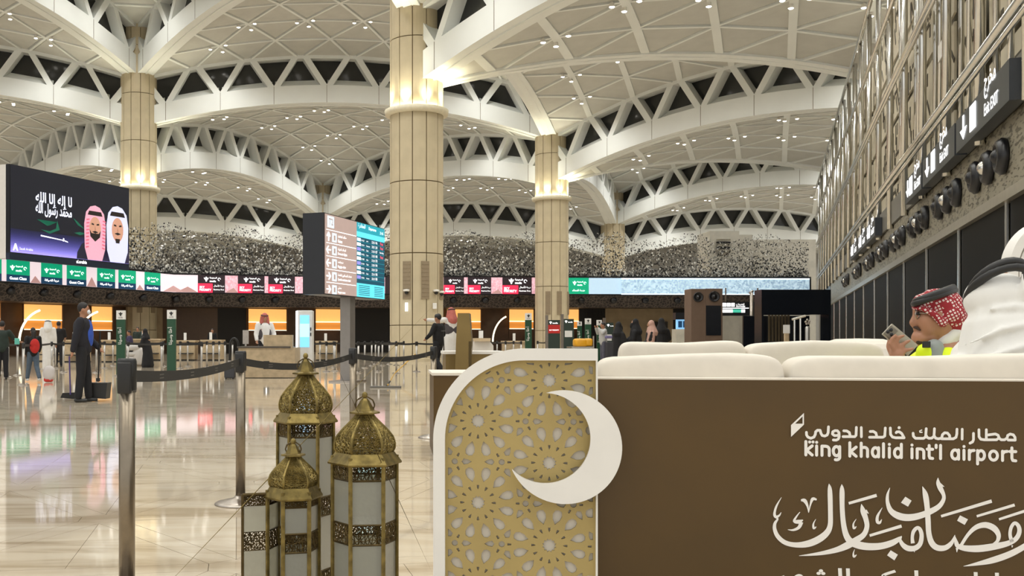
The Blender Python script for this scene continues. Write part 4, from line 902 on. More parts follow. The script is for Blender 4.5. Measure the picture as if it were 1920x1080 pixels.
# a second panel of the same kind at the right edge, behind the seated men
p2 = empty('lattice_panel', P(1960, HY, 6.2).xy.to_3d(), 'ivory curved panel with gold lattice at the far right edge', 'panel')
q0 = P(1884, 390, 6.2); k2 = 6.2/F
def m3(x, y, z): return q0+Vector((x*k2, -z, -y*k2))
YB2 = (q0.z)/k2-2
ol = lambda i: [(150-i, YB2-i), (i, YB2-i)]+arc(95, 115, 95-i, 180, 270, 16)+[(150-i, 20+i)]
curve_plate('frame', ol(0), [ol(16)], .10, ivory, p2, lambda x, y, z: m3(x, y, z))
curve_plate('inner_frame', ol(22), [ol(30)], .06, ivory, p2, lambda x, y, z: m3(x, y, z)); curve_plate('gold_lattice', ol(18), [], .01, MATS['gold lattice'], p2, lambda x, y, z: m3(x, y, z-.03))
# ================================================================ LANTERNS
brass = M('aged brass', '7a6a3c', .42, .8, var=.4, scale=30, bump=.15); brass_dk = M('dark bronze filigree', '54462a', .45, .8, var=.3, scale=30)
pglass = bpy.data.materials.new('patterned frosted glass'); pglass.use_nodes = True; nt = pglass.node_tree; nt.nodes.clear()
out_ = nt.nodes.new('ShaderNodeOutputMaterial'); mx = nt.nodes.new('ShaderNodeMixShader'); tr = nt.nodes.new('ShaderNodeBsdfTransparent'); pb_ = nt.nodes.new('ShaderNodeBsdfPrincipled'); tcx = nt.nodes.new('ShaderNodeTexCoord'); vo = nt.nodes.new('ShaderNodeTexVoronoi'); bp_ = nt.nodes.new('ShaderNodeBump')
vo.inputs['Scale'].default_value = 70; nt.links.new(tcx.outputs['Object'], vo.inputs['Vector']); nt.links.new(vo.outputs['Distance'], bp_.inputs['Height']); bp_.inputs['Strength'].default_value = .5; nt.links.new(bp_.outputs['Normal'], pb_.inputs['Normal'])
pb_.inputs['Base Color'].default_value = lin('c6c5bb'); pb_.inputs['Roughness'].default_value = .25; pb_.inputs['Transmission Weight'].default_value = .35; mx.inputs[0].default_value = .5; tr.inputs['Color'].default_value = lin('d6d8d0')
nt.links.new(tr.outputs[0], mx.inputs[1]); nt.links.new(pb_.outputs[0], mx.inputs[2]); nt.links.new(mx.outputs[0], out_.inputs['Surface'])
def filigree(fn, nu, nv, thick, seed):
    rd = random.Random(seed); vs = []; fs = []
    for i in range(nv+1):
        for k in range(nu+1):
            ju = 0 if k in (0, nu) else rd.uniform(-.33, .33); jv = 0 if i in (0, nv) else rd.uniform(-.33, .33); vs.append(fn((k+ju)/nu, (i+jv)/nv))
    for i in range(nv):
        for k in range(nu):
            a, b_, c, d = i*(nu+1)+k, i*(nu+1)+k+1, (i+1)*(nu+1)+k+1, (i+1)*(nu+1)+k
            fs += [(a, b_, c), (a, c, d)] if rd.random() < .5 else [(a, b_, d), (b_, c, d)]
    me = mesh('f', vs, fs); o = bpy.data.objects.new('f', me); m = o.modifiers.new('w', 'WIREFRAME'); m.thickness = thick; m.use_boundary = True
    return realize(o)
def lantern(px, z, R, eave, top, ph, label, seed, panes, door=False):
    c = P(px, HY, z); root = empty('lantern', (c.x, c.y, 0), label, 'lantern', 'brass floor lanterns'); root['_l'] = 1
    def hx(k, r, zz): t = ph+k*math.pi/3; return Vector((r*math.cos(t), r*math.sin(t), zz))
    def L(name, mb, mat, par=root, sm=False): return link(name, mesh(name, mb.v, mb.f, mat, sm), par)
    MBx = lambda prof: MB().lathe(prof, 6, ph=ph)
    L('base', MBx([(R*1.06, 0), (R*1.06, .03), (R*.98, .045), (R*.98, .07)]), brass)
    for k in range(6):
        m = MB().tube([hx(k, R*.97, .05), hx(k, R*.97, eave)], .0085, 6); L('corner_post', m, brass)
    L('eave', MB().lathe([(R*.96, eave-.035), (R*1.12, eave-.03), (R*1.13, eave-.024), (R*.9, eave+.012), (R*.86, eave+.012)], 6, ph=ph), brass)
    hd = top-eave; ztop = eave+hd*.66
    prof = [(.84, 0.01), (.9, .10), (.915, .22), (.86, .38), (.70, .56), (.47, .75), (.30, .90), (.22, 1.0)]
    def pr_(v):
        v = v*(1.0); 
        for (a, za), (b_, zb) in zip(prof[:-1], prof[1:]):
            if v <= zb or zb == 1.0: t = (v-za)/(zb-za); return a+(b_-a)*max(0, t)
    dome = None
    for k in range(6):
        def fn(u, v, k=k): r = R*pr_(v); p = hx(k, r, eave+.012+(ztop-eave-.012)*v); q = hx(k+1, r, eave+.012+(ztop-eave-.012)*v); return p.lerp(q, u)
        me = filigree(fn, 9, 15, .0036, seed*10+k); me.materials.clear(); me.materials.append(brass); link('dome_filigree', me, root)
        m = MB().tube([fn(0, i/10) for i in range(11)], .0055, 6); L('dome_rib', m, brass)
    L('cap', MB().lathe([(R*.2, ztop-.005), (R*.46, ztop), (R*.46, ztop+.006), (R*.30, ztop+hd*.05), (R*.25, ztop+hd*.10), (R*.14, ztop+hd*.2), (R*.08, ztop+hd*.24)], 6, ph=ph), brass)
    fi = MB(); ell(fi, (0, 0, top-.012), (.011, .011, .013), 10, 8); fi.tube([(0, 0, ztop+hd*.2), (0, 0, top-.015)], .006, 6); L('finial', fi, brass)
    L('ring', MB().tube([(R*.3*math.cos(t*.6283), .0, ztop+hd*.13+R*.26*math.sin(t*.6283)) for t in range(11)], .003, 5), brass_dk)
    for b_i, (z0, z1, kind) in enumerate(panes):
        for k in range(6):
            if door and k == door[0]: continue
            p0, p1 = hx(k, R*.95, 0), hx(k+1, R*.95, 0)
            def fn(u, v): q = p0.lerp(p1, u); return Vector((q.x, q.y, z0+(z1-z0)*v))
            if kind == 'b':
                me = filigree(fn, 9, 4, .0036, seed*100+b_i*6+k); me.materials.clear(); me.materials.append(brass_dk); bo = link('band_filigree', me, root)
                L('band_frame', MB().tube([fn(0, 0), fn(1, 0)], .004, 4), brass_dk); L('band_frame', MB().tube([fn(0, 1), fn(1, 1)], .004, 4), brass_dk)
            else:
                nn = ((p0+p1)/2).normalized()*.003
                L('glass_pane', MB().hexa([fn(0.03, 0), fn(.97, 0), fn(.97, 1), fn(.03, 1)], [fn(.03, 0)-nn, fn(.97, 0)-nn, fn(.97, 1)-nn, fn(.03, 1)-nn]), pglass)
    if door:
        k, swing = door; p0 = hx(k, R*.95, 0); wv = (hx(k+1, R*.95, 0)-p0); wl_ = wv.length; dirn = Vector((math.cos(swing), math.sin(swing), 0))*wl_; do = None
        fr = MB(); z0, z1 = panes[-1][0], panes[0][1]
        for a, c_ in (((0, z0), (0, z1)), ((1, z0), (1, z1)), ((0, z0), (1, z0)), ((0, z1), (1, z1))): fr.tube([p0+dirn*a[0]+uz*a[1], p0+dirn*c_[0]+uz*c_[1]], .006, 6)
        do = L('door', fr, brass_dk)
        for b_i, (z0, z1, kind) in enumerate(panes):
            fn = lambda u, v: p0+dirn*u+uz*(z0+(z1-z0)*v)
            if kind == 'b':
                me = filigree(fn, 9, 6, .0036, seed*200+b_i); me.materials.clear(); me.materials.append(brass_dk); link('door_filigree', me, do)
            else: nn = Vector((-dirn.y, dirn.x, 0)).normalized()*.003; L('door_glass', MB().hexa([fn(.04, 0), fn(.96, 0), fn(.96, 1), fn(.04, 1)], [fn(.04, 0)+nn, fn(.96, 0)+nn, fn(.96, 1)+nn, fn(.04, 1)+nn]), pglass, do)
    return root
R6 = math.radians(-90+30+6)
def py2h(py, z): return CH+(HY-py)*z/F
zR = 3.7; lantern(684, zR, .124, py2h(853, zR), py2h(735, zR), R6, 'front right brass lantern with frosted glass, beside the lattice panel', 1, [(py2h(895, zR), py2h(857, zR), 'b'), (py2h(974, zR), py2h(896, zR), 'g'), (py2h(1012, zR), py2h(976, zR), 'b'), (py2h(1095, zR), py2h(1013, zR), 'g'), (py2h(1130, zR), py2h(1096, zR), 'b'), (.07, py2h(1131, zR), 'g')])
zL = 4.2; lantern(573, zL, .122, py2h(778, zL), py2h(662, zL), R6-.1, 'tallest brass lantern standing behind the other two', 2, [(py2h(816, zL), py2h(783, zL), 'b'), (py2h(927, zL), py2h(818, zL), 'g'), (py2h(962, zL), py2h(928, zL), 'b'), (py2h(1062, zL), py2h(963, zL), 'g'), (.05, py2h(1063, zL), 'b')])
zS = 3.72; lantern(550, zS, .100, py2h(917, zS), py2h(822, zS), R6+.12, 'small brass lantern with its door open, front left of the three', 3, [(py2h(945, zS), py2h(924, zS), 'b'), (py2h(993, zS), py2h(946, zS), 'g'), (py2h(1028, zS), py2h(994, zS), 'b'), (py2h(1100, zS), py2h(1029, zS), 'g'), (.06, py2h(1101, zS), 'b')], door=(4, math.radians(196)))
# ================================================================ QUEUE BARRIERS
belt_m = M('black webbing belt', '24221f', .7, var=.1, scale=60); gold_steel = M('bronze steel post', '8d8272', .34, 1, var=.08, scale=25); print_m = M('grey belt print', '5b5751', .7)
pale_post = M('satin aluminium post', 'b4b0aa', .35, .75, var=.05)
def stanchion_mesh(ht=1.04):
    base = MB().lathe([(.175, 0), (.175, .008), (.16, .018), (.10, .032), (.045, .045), (.036, .06)], 24); post = MB().lathe([(.033, .05), (.033, ht-.1)], 16)
    head = MB().lathe([(.036, ht-.135), (.040, ht-.13), (.040, ht-.012), (.036, ht)], 16)
    for sgn in (-1, 1): head.box((sgn*.034, 0, ht-.08), (.026, .056, .13), bev=.006)
    return [mesh(n_, m.v, m.f, mt, False) for n_, m, mt in (('base', base, steel), ('post', post, gold_steel), ('belt_head', head, dark_plastic))]
def smooth_me(me):
    for p in me.polygons: p.use_smooth = len(p.vertices) == 4
SMH = stanchion_mesh(); [smooth_me(m) for m in SMH]
far_me = [m.copy() for m in SMH]; far_me[1].materials[0] = pale_post
fb = MB().lathe([(.14, 0), (.14, .012), (.09, .03), (.036, .05)], 16); far_me[0] = mesh('base', fb.v, fb.f, steel)
def stanchion(p, label, group=None, me=SMH, rz=0):
    o = empty('queue_post', (p.x, p.y, 0), label, 'post', group, rz); o['_l'] = 1
    for n_, m in zip(('base', 'post', 'belt_head'), me): link(n_, m, o)
    return o
def belt(a, c, label, group=None, sag=.03, hh=.05, z=.965, prints=True, back=.05):
    d = (c-a); d.z = 0; n_ = d.normalized(); a = a+n_*back; c = c-n_*back; side = Vector((-n_.y, n_.x, 0))*.0012; mb = MB(); N = 10; lp_ = []
    for i in range(N+1):
        t = i/N; p = a.lerp(c, t); zz = z-sag*4*t*(1-t); lp_.append([Vector((p.x, p.y, zz+k*hh/2))+side*s_ for k, s_ in ((-1, -1), (-1, 1), (1, 1), (1, -1))])
    for i in range(N): mb.add(lp_[i]+lp_[i+1], [(0, 1, 5, 4), (1, 2, 6, 5), (2, 3, 7, 6), (3, 0, 4, 7)])
    o = mb.build('queue_belt', belt_m); tag(o, label, 'belt', group)
    if prints:
        pm_ = MB()
        for t in (.2, .45, .7, .9):
            p = a.lerp(c, t); zz = z-sag*4*t*(1-t)
            for dz in (-.008, .008): pm_.box((p.x, p.y, zz+dz), (.075, .004, .006), ax=(n_, Vector((-n_.y, n_.x, 0)), uz))
        pm_.build('belt_print', print_m, o)
    return o
n1, n2, n3, n4 = P(238, HY, 4.1), P(451, HY, 6.7), P(662, HY, 9.0), P(813, HY, 11.2)
for p in (n1, n2, n3, n4): p.z = 0
aa = lambda p, q: math.atan2((q-p).y, (q-p).x)
stanchion(n1, 'nearest bronze queue post at the left, cut off by the bottom of the picture', 'near queue posts', rz=aa(n1, n2)); stanchion(n2, 'bronze queue post with its whole round base showing left of the lanterns', 'near queue posts', rz=aa(n1, n2)); stanchion(n3, 'queue post rising just behind the front right lantern', 'near queue posts', rz=aa(n2, n3)); stanchion(n4, 'queue post standing beside the rounded corner of the lattice panel', 'near queue posts', rz=aa(n3, n4))
belt(n1, n2, 'black belt between the nearest queue post and the next', 'near queue belts'); belt(n2, n3, 'black belt passing behind the tallest lantern', 'near queue belts', .06); belt(n3, n4, 'black belt crossing in front of the mop', 'near queue belts', .05)
rows = [[(5, 699), (15, 708), (33, 704)], [(44, 722), (97, 699), (119, 698)], [(82, 692), (104, 691), (150, 690), (196, 690)], [(181, 699), (240, 700), (303, 703), (378, 703)], [(212, 686), (237, 686), (273, 688), (306, 687)], [(338, 691), (352, 687), (388, 689), (400, 693), (411, 688), (422, 692), (436, 689)], [(533, 692), (548, 696), (612, 697), (628, 696)], [(600, 687), (626, 689), (648, 687), (684, 690), (697, 686)], [(672, 699), (710, 697), (743, 700), (781, 697), (830, 697)], [(704, 683), (717, 685.5), (730, 683), (743, 685), (757, 683)], [(903, 681), (917, 684), (932, 681), (948, 684), (963, 681), (977, 684)], [(1008, 681), (1024, 683), (1040, 681)]]
RN = ['at the far left edge', 'behind the child with the red backpack', 'behind the sweeping man', 'in front of the green totems', 'before the left counters', 'before the middle counters', 'left of the direction sign post', 'behind the direction sign post', 'in front of the nearest column', 'by the dark doorway under the sign', 'behind the bronze monolith', 'at the foot of the second column']
for r_i, rw in enumerate(rows):
    pts = [g(*q) for q in rw]; gr = f'queue posts {RN[r_i]}'
    for p in pts: stanchion(p, f'silver queue post with a black belt head, {RN[r_i]}', gr, far_me, rz=aa(pts[0], pts[-1]))
    for p, q in zip(pts[:-1], pts[1:]): belt(p, q, f'black queue belt strung {RN[r_i]}', f'queue belts {RN[r_i]}', .02, .06, .97, False)
# ================================================================ MID-GROUND FURNITURE
def bx(name, x0_, x1_, y0_, y1_, z, dep, mat, parent, bev=0):
    """a real box standing at depth z whose front face spans these photo pixels"""
    a, c = P(x0_, y1_, z), P(x1_, y0_, z); return MB().box(((a.x+c.x)/2, z+dep/2, (a.z+c.z)/2), (c.x-a.x, dep, c.z-a.z), bev=bev).build(name, mat, parent)
def FRN(z, off=.004): return lambda px, py: P(px, py, z-off)
# information desk
zi = gz(709); idk = empty('information_desk', g(500, 709), 'pale wooden information desk with a high front block', 'desk')
bx('counter_body', 447, 553, 652, 708, zi, 1.6, wood, idk); bx('front_block', 494, 548, 628, 652, zi+.02, .35, wood, idk); bx('worktop', 444, 544, 649.5, 652.5, zi-.05, 1.3, M('dark worktop', '4b433a', .4), idk); bx('plinth', 449, 551, 704, 709, zi+.1, 1.4, dark_plastic, idk)
bx('info_badge', 494, 505, 677, 692, zi-.012, .02, dark_plastic, idk); put_text('info_mark', 'i', white_glow, idk, P(498, 690, zi-.02), (1, 0, 0), uz, hei=.17, bold=.03); put_text('desk_name', 'Information', M('brown print', '5c5348', .6), idk, P(506, 691, zi-.005), (1, 0, 0), uz, wid=.42, bold=.01); put_text('desk_name', ar('استعلامات'), MATS['brown print'], idk, P(535, 690, zi-.005), (1, 0, 0), uz, wid=.22)
mo = empty('desk_monitor', P(457, 652, zi+.6), 'slim monitor on the left end of the information desk', 'monitor'); bx('screen', 455, 466, 619, 645, zi+.6, .05, steel, mo); bx('stand', 459, 462, 644, 650, zi+.62, .04, steel, mo)
hp_ = [P(439+8*math.cos(t*.314+.0), 650-16*math.sin(t*.314), zi+1.2) for t in range(0, 11)]; hp_ = [Vector((hp_[0].x, hp_[0].y, .02))]+hp_+[Vector((hp_[-1].x, hp_[-1].y, .02))]; bg_ = MB().tube(hp_, .035, 6).build('hoop_chair', dark_plastic); tag(bg_, 'black chair back hoop behind the information desk', 'chair')
sc_ = empty('suitcase', g(430, 711), 'dark suitcase standing left of the information desk', 'suitcase'); zc = gz(711); bx('shell', 420, 440, 684, 709, zc, .3, M('charcoal luggage', '35353a', .5), sc_, bev=.03); bx('wheel', 422, 425, 708, 711, zc+.05, .05, dark_plastic, sc_); bx('wheel', 435, 438, 708, 711, zc+.05, .05, dark_plastic, sc_); bx('handle', 427, 433, 676, 684, zc+.2, .02, steel, sc_)
# white self-service kiosk
zk = gz(704); kk = empty('information_kiosk', g(570, 704), 'tall white kiosk with a pale blue touch screen', 'kiosk')
bx('cabinet', 556, 586, 582, 700, zk, .55, M('white kiosk shell', 'e8e8e6', .35), kk, bev=.02); bx('edge_light', 554.5, 558, 583, 698, zk-.02, .4, ES('kiosk edge', 'eef6ff', 1.6), kk); bx('touch_screen', 562.5, 580, 591, 651, zk-.012, .02, ES('kiosk blue', '6fb6e6', 1.15), kk); bx('screen_band', 562.5, 580, 607, 632, zk-.016, .01, ES('kiosk pale blue', '9fd3ee', 1.2), kk)
bx('card_reader', 581.5, 583.5, 614, 620, zk-.015, .03, dark_plastic, kk); bx('card_reader', 581.5, 583.5, 624, 630, zk-.015, .03, dark_plastic, kk); bx('foot', 553, 589, 699, 704, zk-.05, .7, steel, kk)
# bronze monolith and plinths
brz = M('satin bronze sheet', '7f6b40', .35, .5, var=.12, scale=2); zm = 14.0
mn = empty('bronze_monolith', P(870, HY, zm).xy.to_3d(), 'tall tapered bronze monolith behind the lattice panel', 'monolith')
pf = [P(858, 587, zm), P(880, 587, zm), P(884, 640, zm), P(881, 700, zm), P(881, 740, zm), P(853, 740, zm), P(853, 700, zm), P(855, 640, zm)]; pf[4].z = pf[5].z = 0
MB().prism(pf, Vector((.06, .5, 0))).build('shaft', brz, mn); bx('edge_strip', 879, 884, 640, 702, zm-.01, .02, M('dark bronze edge', '4d3f22', .4, .5), mn)
pl = empty('bronze_counter', P(900, HY, zm+.5).xy.to_3d(), 'low bronze counter with a white top beside the monolith', 'counter'); a_ = P(836, 664, zm+.4); c_ = P(945, 664, zm+.4); MB().box(((a_.x+c_.x)/2, zm+.9, a_.z/2), (c_.x-a_.x, .9, a_.z)).build('body', brz, pl); MB().box(((a_.x+c_.x)/2, zm+.9, a_.z+.02), (c_.x-a_.x+.06, .96, .04)).build('top', ivory, pl)
po = empty('bronze_plinth', P(850, HY, 9.4).xy.to_3d(), 'low brown plinth beside the queue post, left of the lattice panel', 'plinth'); a_ = P(813, 704, 9.4); c_ = P(960, 704, 9.4); MB().box(((a_.x+c_.x)/2, 9.9, a_.z/2), (c_.x-a_.x, 1.0, a_.z)).build('body', gold_panel, po); MB().box(((a_.x+c_.x)/2, 9.9, a_.z+.012), (c_.x-a_.x+.03, 1.03, .025)).build('top', cream, po)
wh = empty('service_desk', P(912, HY, 20).xy.to_3d(), 'white curved service desk right of the bronze monolith', 'desk'); pf = [P(889, 640, 20), P(917, 638, 20), P(925, 648, 20), P(928, 664, 20), P(889, 664, 20)]; pf[3].z = pf[4].z = 0; MB().prism(pf, Vector((0, 1.2, 0))).build('body', M('white desk', 'cfc9bf', .5), wh); bx('top', 890, 920, 634, 640, 19.9, 1.2, wood, wh)
pm_ = bx('desk_monitor', 898, 906, 620, 634, 20.3, .06, M('white kiosk shell', 'e8e8e6', .35), None); tag(pm_, 'small white screen standing on the white service desk', 'monitor')
# green airline totems
grn = M('dark green totem', '17452c', .45); wl_m = M('white totem head', 'e6e4e0', .5)
def totem(px, by, w_, ty, label, extra=None, hd=17):
    z = gz(by); o = empty('airline_totem', g(px, by), label, 'totem', 'green airline totems'); H_ = by-ty
    bx('green_board', px-w_/2, px+w_/2, ty+hd, by-1.5, z, .12, grn, o); bx('white_head', px-w_/2, px+w_/2, ty, ty+hd, z, .12, wl_m, o); bx('foot_plate', px-w_*.75, px+w_*.75, by-2, by, z-.15, .5, steel, o)
    q = P(px, ty+hd*.42, z-.006); emblem(0, 0, w_*.5*z/F, 0, o, dark_plastic, (q, Vector((1, 0, 0)), Vector((0, -1, 0))))
    put_text('airline_name', 'saudia', dark_plastic, o, P(px, ty+hd*.85, z-.006), (1, 0, 0), uz, wid=w_*.55*z/F, align='c')
    put_text('vertical_script', ar('أهلا وسهلا'), M('white totem script', 'f0f0ea', .5), o, P(px+w_*.2, ty+hd+H_*.38, z-.006), (0, 0, 1), (-1, 0, 0), wid=H_*.26*z/F, bold=.01)
    return o
totem(226, 705, 16, 582, 'tall green totem with white head, left one of the pair at the counters'); totem(321, 708, 16, 581, 'tall green totem with white head, right one of the pair at the counters')
totem(991, 690, 12, 587, 'slim green totem with white head just left of the second column', hd=13); totem(1103, 685, 11, 597, 'green totem with white head between the red-panel sign and the standing women', hd=11); totem(1087, 684, 8, 603, 'small green totem with white head behind the yellow bag', hd=8); totem(1124, 684, 9, 600, 'green totem with white head beside the person taking a photo', hd=10)
def board(px0, px1, ty, by, label, redp=False):
    z = gz(by); o = empty('queue_board', g((px0+px1)/2, by), label, 'sign'); bx('board', px0, px1, ty, by-3, z, .1, M('charcoal green board', '2b3a33', .5), o); bx('side_post', px0-5, px0, ty-9, by, z+.02, .1, steel, o); bx('foot_plate', px0-4, px1+3, by-3, by, z-.1, .4, steel, o)
    put_text('airline_name', 'saudia', white_glow, o, P(px0+8, ty+7, z-.005), (1, 0, 0), uz, wid=(px1-px0)*.45*z/F); emblem(0, 0, 5*z/F, 0, o, white_glow, (P(px0+4.5, ty+5, z-.006), Vector((1, 0, 0)), Vector((0, -1, 0))))
    if redp: bx('red_panel', px0, px1, ty+9, ty+25, z-.006, .01, M('red panel', 'c02a26', .5), o); put_text('class_name', 'SKY PRIORITY', white_glow, o, P(px0+2, ty+20, z-.02), (1, 0, 0), uz, wid=(px1-px0-4)*z/F, bold=.01)
    else: bx('white_notice', px0+2, px1-3, ty+22, ty+34, z-.006, .01, wl_m, o)
board(1028, 1050, 600, 684, 'dark queue board with a red panel right of the second column', True); board(1057, 1076, 598, 684, 'dark green queue board with a white notice'); board(1136, 1150, 605, 684, 'dark green queue board behind the black-robed woman')
# charging screens, wrapped bag and trolley behind the panel
yb = empty('wrapped_bag', P(1092, HY, 24).xy.to_3d(), 'yellow plastic-wrapped bag on a luggage trolley', 'bag'); superq(MB(), P(1088, 643, 24), (.17, .2, .11), .5).build('bag', M('yellow wrap', 'd79a10', .4), yb, True); superq(MB(), P(1102, 642, 24), (.1, .2, .1), .5).build('bag_end', M('yellow wrap', 'd79a10', .4), yb, True)
tl = empty('luggage_trolley', P(1095, HY, 24.0).xy.to_3d(), 'steel luggage trolley under the yellow bag', 'trolley'); bx('deck', 1072, 1112, 650, 653, 23.8, .7, steel, tl); bx('handle', 1112, 1114, 630, 653, 23.8, .05, steel, tl); a_ = P(1080, HY, 24); 
for q in (1076, 1108): p = P(q, HY, 24.1); MB().box((p.x, 24.1, .45), (.04, .04, .9)).build('leg', steel, tl)
# check-in counters
CN = ['first from the left', 'second from the left', 'third from the left', 'fourth from the left', 'fifth from the left', 'just left of the white kiosk', 'just right of the white kiosk', 'right of the bronze monolith']
for i, (a, c, by, ty) in enumerate(((70, 112, 678, 634), (118, 160, 679, 634), (190, 220, 679, 634), (238, 300, 676, 632), (330, 365, 676, 635), (376, 415, 676, 634), (592, 630, 676, 636), (944, 985, 674, 636))):
    z = gz(by); ct = empty('check_in_counter', g((a+c)/2, by), f'pale wood check-in counter, {CN[i]}', 'counter', 'check-in counters'); bx('counter_front', a, c, ty+6, by-2, z, .9, wood, ct); bx('counter_top', a-1, c+1, ty+3, ty+6, z-.1, 1.1, wood, ct); bx('kick', a+1, c-1, by-2.5, by, z+.1, .7, dark_plastic, ct); bx('name_screen', (a+c)/2-3, (a+c)/2+2, ty-11, ty+3, z+.2, .05, M('white kiosk shell', 'e8e8e6', .35), ct); bx('bag_shelf', a+4, c-6, by-14, by-12, z-.5, .6, dark_plastic, ct)
# right background: brown cabinet with two round loudspeakers, hanging sign, glass portal
zb_ = 34.0; cb = empty('speaker_cabinet', P(1326, HY, zb_).xy.to_3d(), 'tall brown cabinet with two round black loudspeakers and a dark screen', 'cabinet')
brn = M('brown laminate', '6e5a4b', .45)
for (a, c, ty) in ((1296, 1324, 541.5), (1324, 1355, 541)):
    q0, q1 = P(a, ty, zb_), P(c, ty, zb_); MB().box(((q0.x+q1.x)/2, zb_+.4, q0.z/2), (q1.x-q0.x, .8, q0.z), bev=.01).build('cabinet_body', brn, cb)
bx('dark_screen', 1324, 1352, 573, 629, zb_-.02, .03, screen_black, cb)
for px, py, r in ((1309, 557, .17), (1339, 556, .185)):
    c = P(px, py, zb_); vs = []; fs = []; prof = [(r, 0), (r, .04), (r*.85, .05), (r*.8, .03), (r*.35, .0), (r*.3, .05), (.001, .07)]
    for (rr_, d) in prof:
        for k in range(20): t = k*math.pi/10; vs.append(c+Vector((rr_*math.cos(t), -d, rr_*math.sin(t))))
    for a in range(len(prof)-1):
        for k in range(20): fs.append((a*20+k, a*20+(k+1) % 20, (a+1)*20+(k+1) % 20, (a+1)*20+k))
    MB().add(vs, fs).build('loudspeaker', noz, cb, True)
hs_ = empty('hanging_sign', P(1392, 585, 60), 'lit white and green hanging sign left of the black portal', 'sign'); bx('sign_box', 1354, 1428, 566, 592, 60, .3, screen_black, hs_)
for a in (1355, 1363, 1371): bx('pictogram', a, a+6.5, 568, 575, 59.97, .02, white_glow, hs_)
put_text('sign_text', ar('الخدمات') , white_glow, hs_, P(1380, 572, 59.9), (1, 0, 0), uz, wid=.5); put_text('sign_text', 'Arrivals', white_glow, hs_, P(1380, 576, 59.9), (1, 0, 0), uz, wid=.55); bx('lit_line', 1354, 1404, 577, 578.5, 59.97, .02, white_glow, hs_); bx('white_strip', 1354, 1374, 580, 586, 59.97, .02, white_glow, hs_); bx('green_strip', 1374, 1389, 580, 586, 59.97, .02, ES('strip green', '3ba58c', .9), hs_); bx('pictogram', 1390, 1397, 580, 586, 59.97, .02, white_glow, hs_); bx('hanger', 1360, 1362, 540, 566, 60.1, .06, steel, hs_); bx('hanger', 1420, 1422, 540, 566, 60.1, .06, steel, hs_)
gp = MB().tube([P(1409, 548, 40), Vector((P(1409, 548, 40).x, 40, 0))], .07, 8); gp.tube([P(1412, 545, 40), P(1405, 550, 40)], .05, 6); gp = gp.build('steel_post', steel, None, True); tag(gp, 'slim steel post standing before the hanging sign', 'post')
zp = 30.0; gt = empty('glass_portal', P(1495, HY, zp).xy.to_3d(), 'black glass shop portal at the foot of the right wall', 'portal')
a_, c_ = P(1428, 543, zp), P(1558, 543, zp); MB().box(((a_.x+c_.x)/2, zp+.3, a_.z-.38), (c_.x-a_.x, .6, .76)).build('header', M('black lacquer', '14171d', .2), gt)
for px in (1430, 1556): p = P(px, HY, zp); MB().box((p.x, zp+.3, a_.z/2-.38), (.06, .6, a_.z-.76)).build('jamb', MATS['black lacquer'], gt)
MB().box(((a_.x+c_.x)/2, zp+1.6, (a_.z-.76)/2), (c_.x-a_.x, .1, a_.z-.76)).build('dark_interior', MATS['black lacquer'], gt)
for px in range(1441, 1478, 6): bx('bronze_slat', px, px+3.6, 586, 640, zp+1.2, .05, M('bronze slat', '7d7059', .35, .6), gt)
for px in (1442, 1448.5, 1459.5, 1469): bx('lit_tile', px, px+(3 if px < 1445 else 7), 580, 586, zp+1.1, .03, white_glow, gt)
nb = empty('notice_stand', P(1475, HY, 27).xy.to_3d(), 'small white notice on a wooden stand before the portal', 'sign'); bx('notice', 1469, 1481, 609, 625, 27, .02, wl_m, nb); q = P(1475, 625, 27); MB().box((q.x, 27.02, q.z/2), (.1, .1, q.z)).build('stand', wood, nb)
tri_ = empty('chrome_tripod', P(1495, HY, 26).xy.to_3d(), 'chrome stand with a crossbar in front of the black portal', 'stand')
for px in (1490, 1501): p = P(px, 597, 26); MB().tube([Vector((p.x, 26, 0)), p], .03, 6).build('upright', chrome, tri_)
MB().tube([P(1485, 599, 26), P(1510, 592, 26)], .035, 6).build('crossbar', chrome, tri_)
he = empty('steel_ornament', P(1514, HY, 25).xy.to_3d(), 'rounded silver cylinder with a knotted top by the portal', 'ornament'); q = P(1514, 631, 25); t_ = P(1514, 613, 25)
MB().lathe([(.055, 0), (.055, t_.z-.02), (.03, t_.z+.02)], 14, (q.x, 25, 0)).build('cylinder', M('pale steel', 'b6b3ad', .3, .7), he, True)
kn = MB()
for dx, dz in ((-.04, .05), (.04, .06), (0, .1), (-.02, .0), (.03, .01)): ell(kn, (q.x+dx, 25, t_.z+.08+dz), (.035, .035, .03), 8, 6)
kn.build('knot', steel, he, True)
cg = empty('cream_counter', P(1280, HY, 50).xy.to_3d(), 'marble counter with a lit blue display left of the brown cabinet', 'counter'); q0, q1 = P(1268, 617, 50), P(1297, 617, 50); MB().box(((q0.x+q1.x)/2, 50.4, q0.z/2), (q1.x-q0.x, .8, q0.z)).build('marble_front', M('white marble', 'b9b5a8', .3, var=.15, scale=2), cg); bx('blue_display', 1268, 1296, 599, 617, 50.5, .1, ES('display blue', '7fb4dd', .9), cg)
for a in (1272, 1281, 1290): bx('display_frame', a, a+7, 602, 614, 50.45, .04, navy, cg)
bx('dark_canopy', 1267, 1298, 586, 599, 50.3, .5, screen_black, cg)
dr_ = MB().prism([uw(1221, 0, -4.05), uw(1252, 0, -4.05), uw(1252, 2.75, -4.05), uw(1221, 2.75, -4.05)], can(1230, 0)[2]*-.06).build('door_40', M('dark doorway', '2a241f', .5)); struct(dr_)
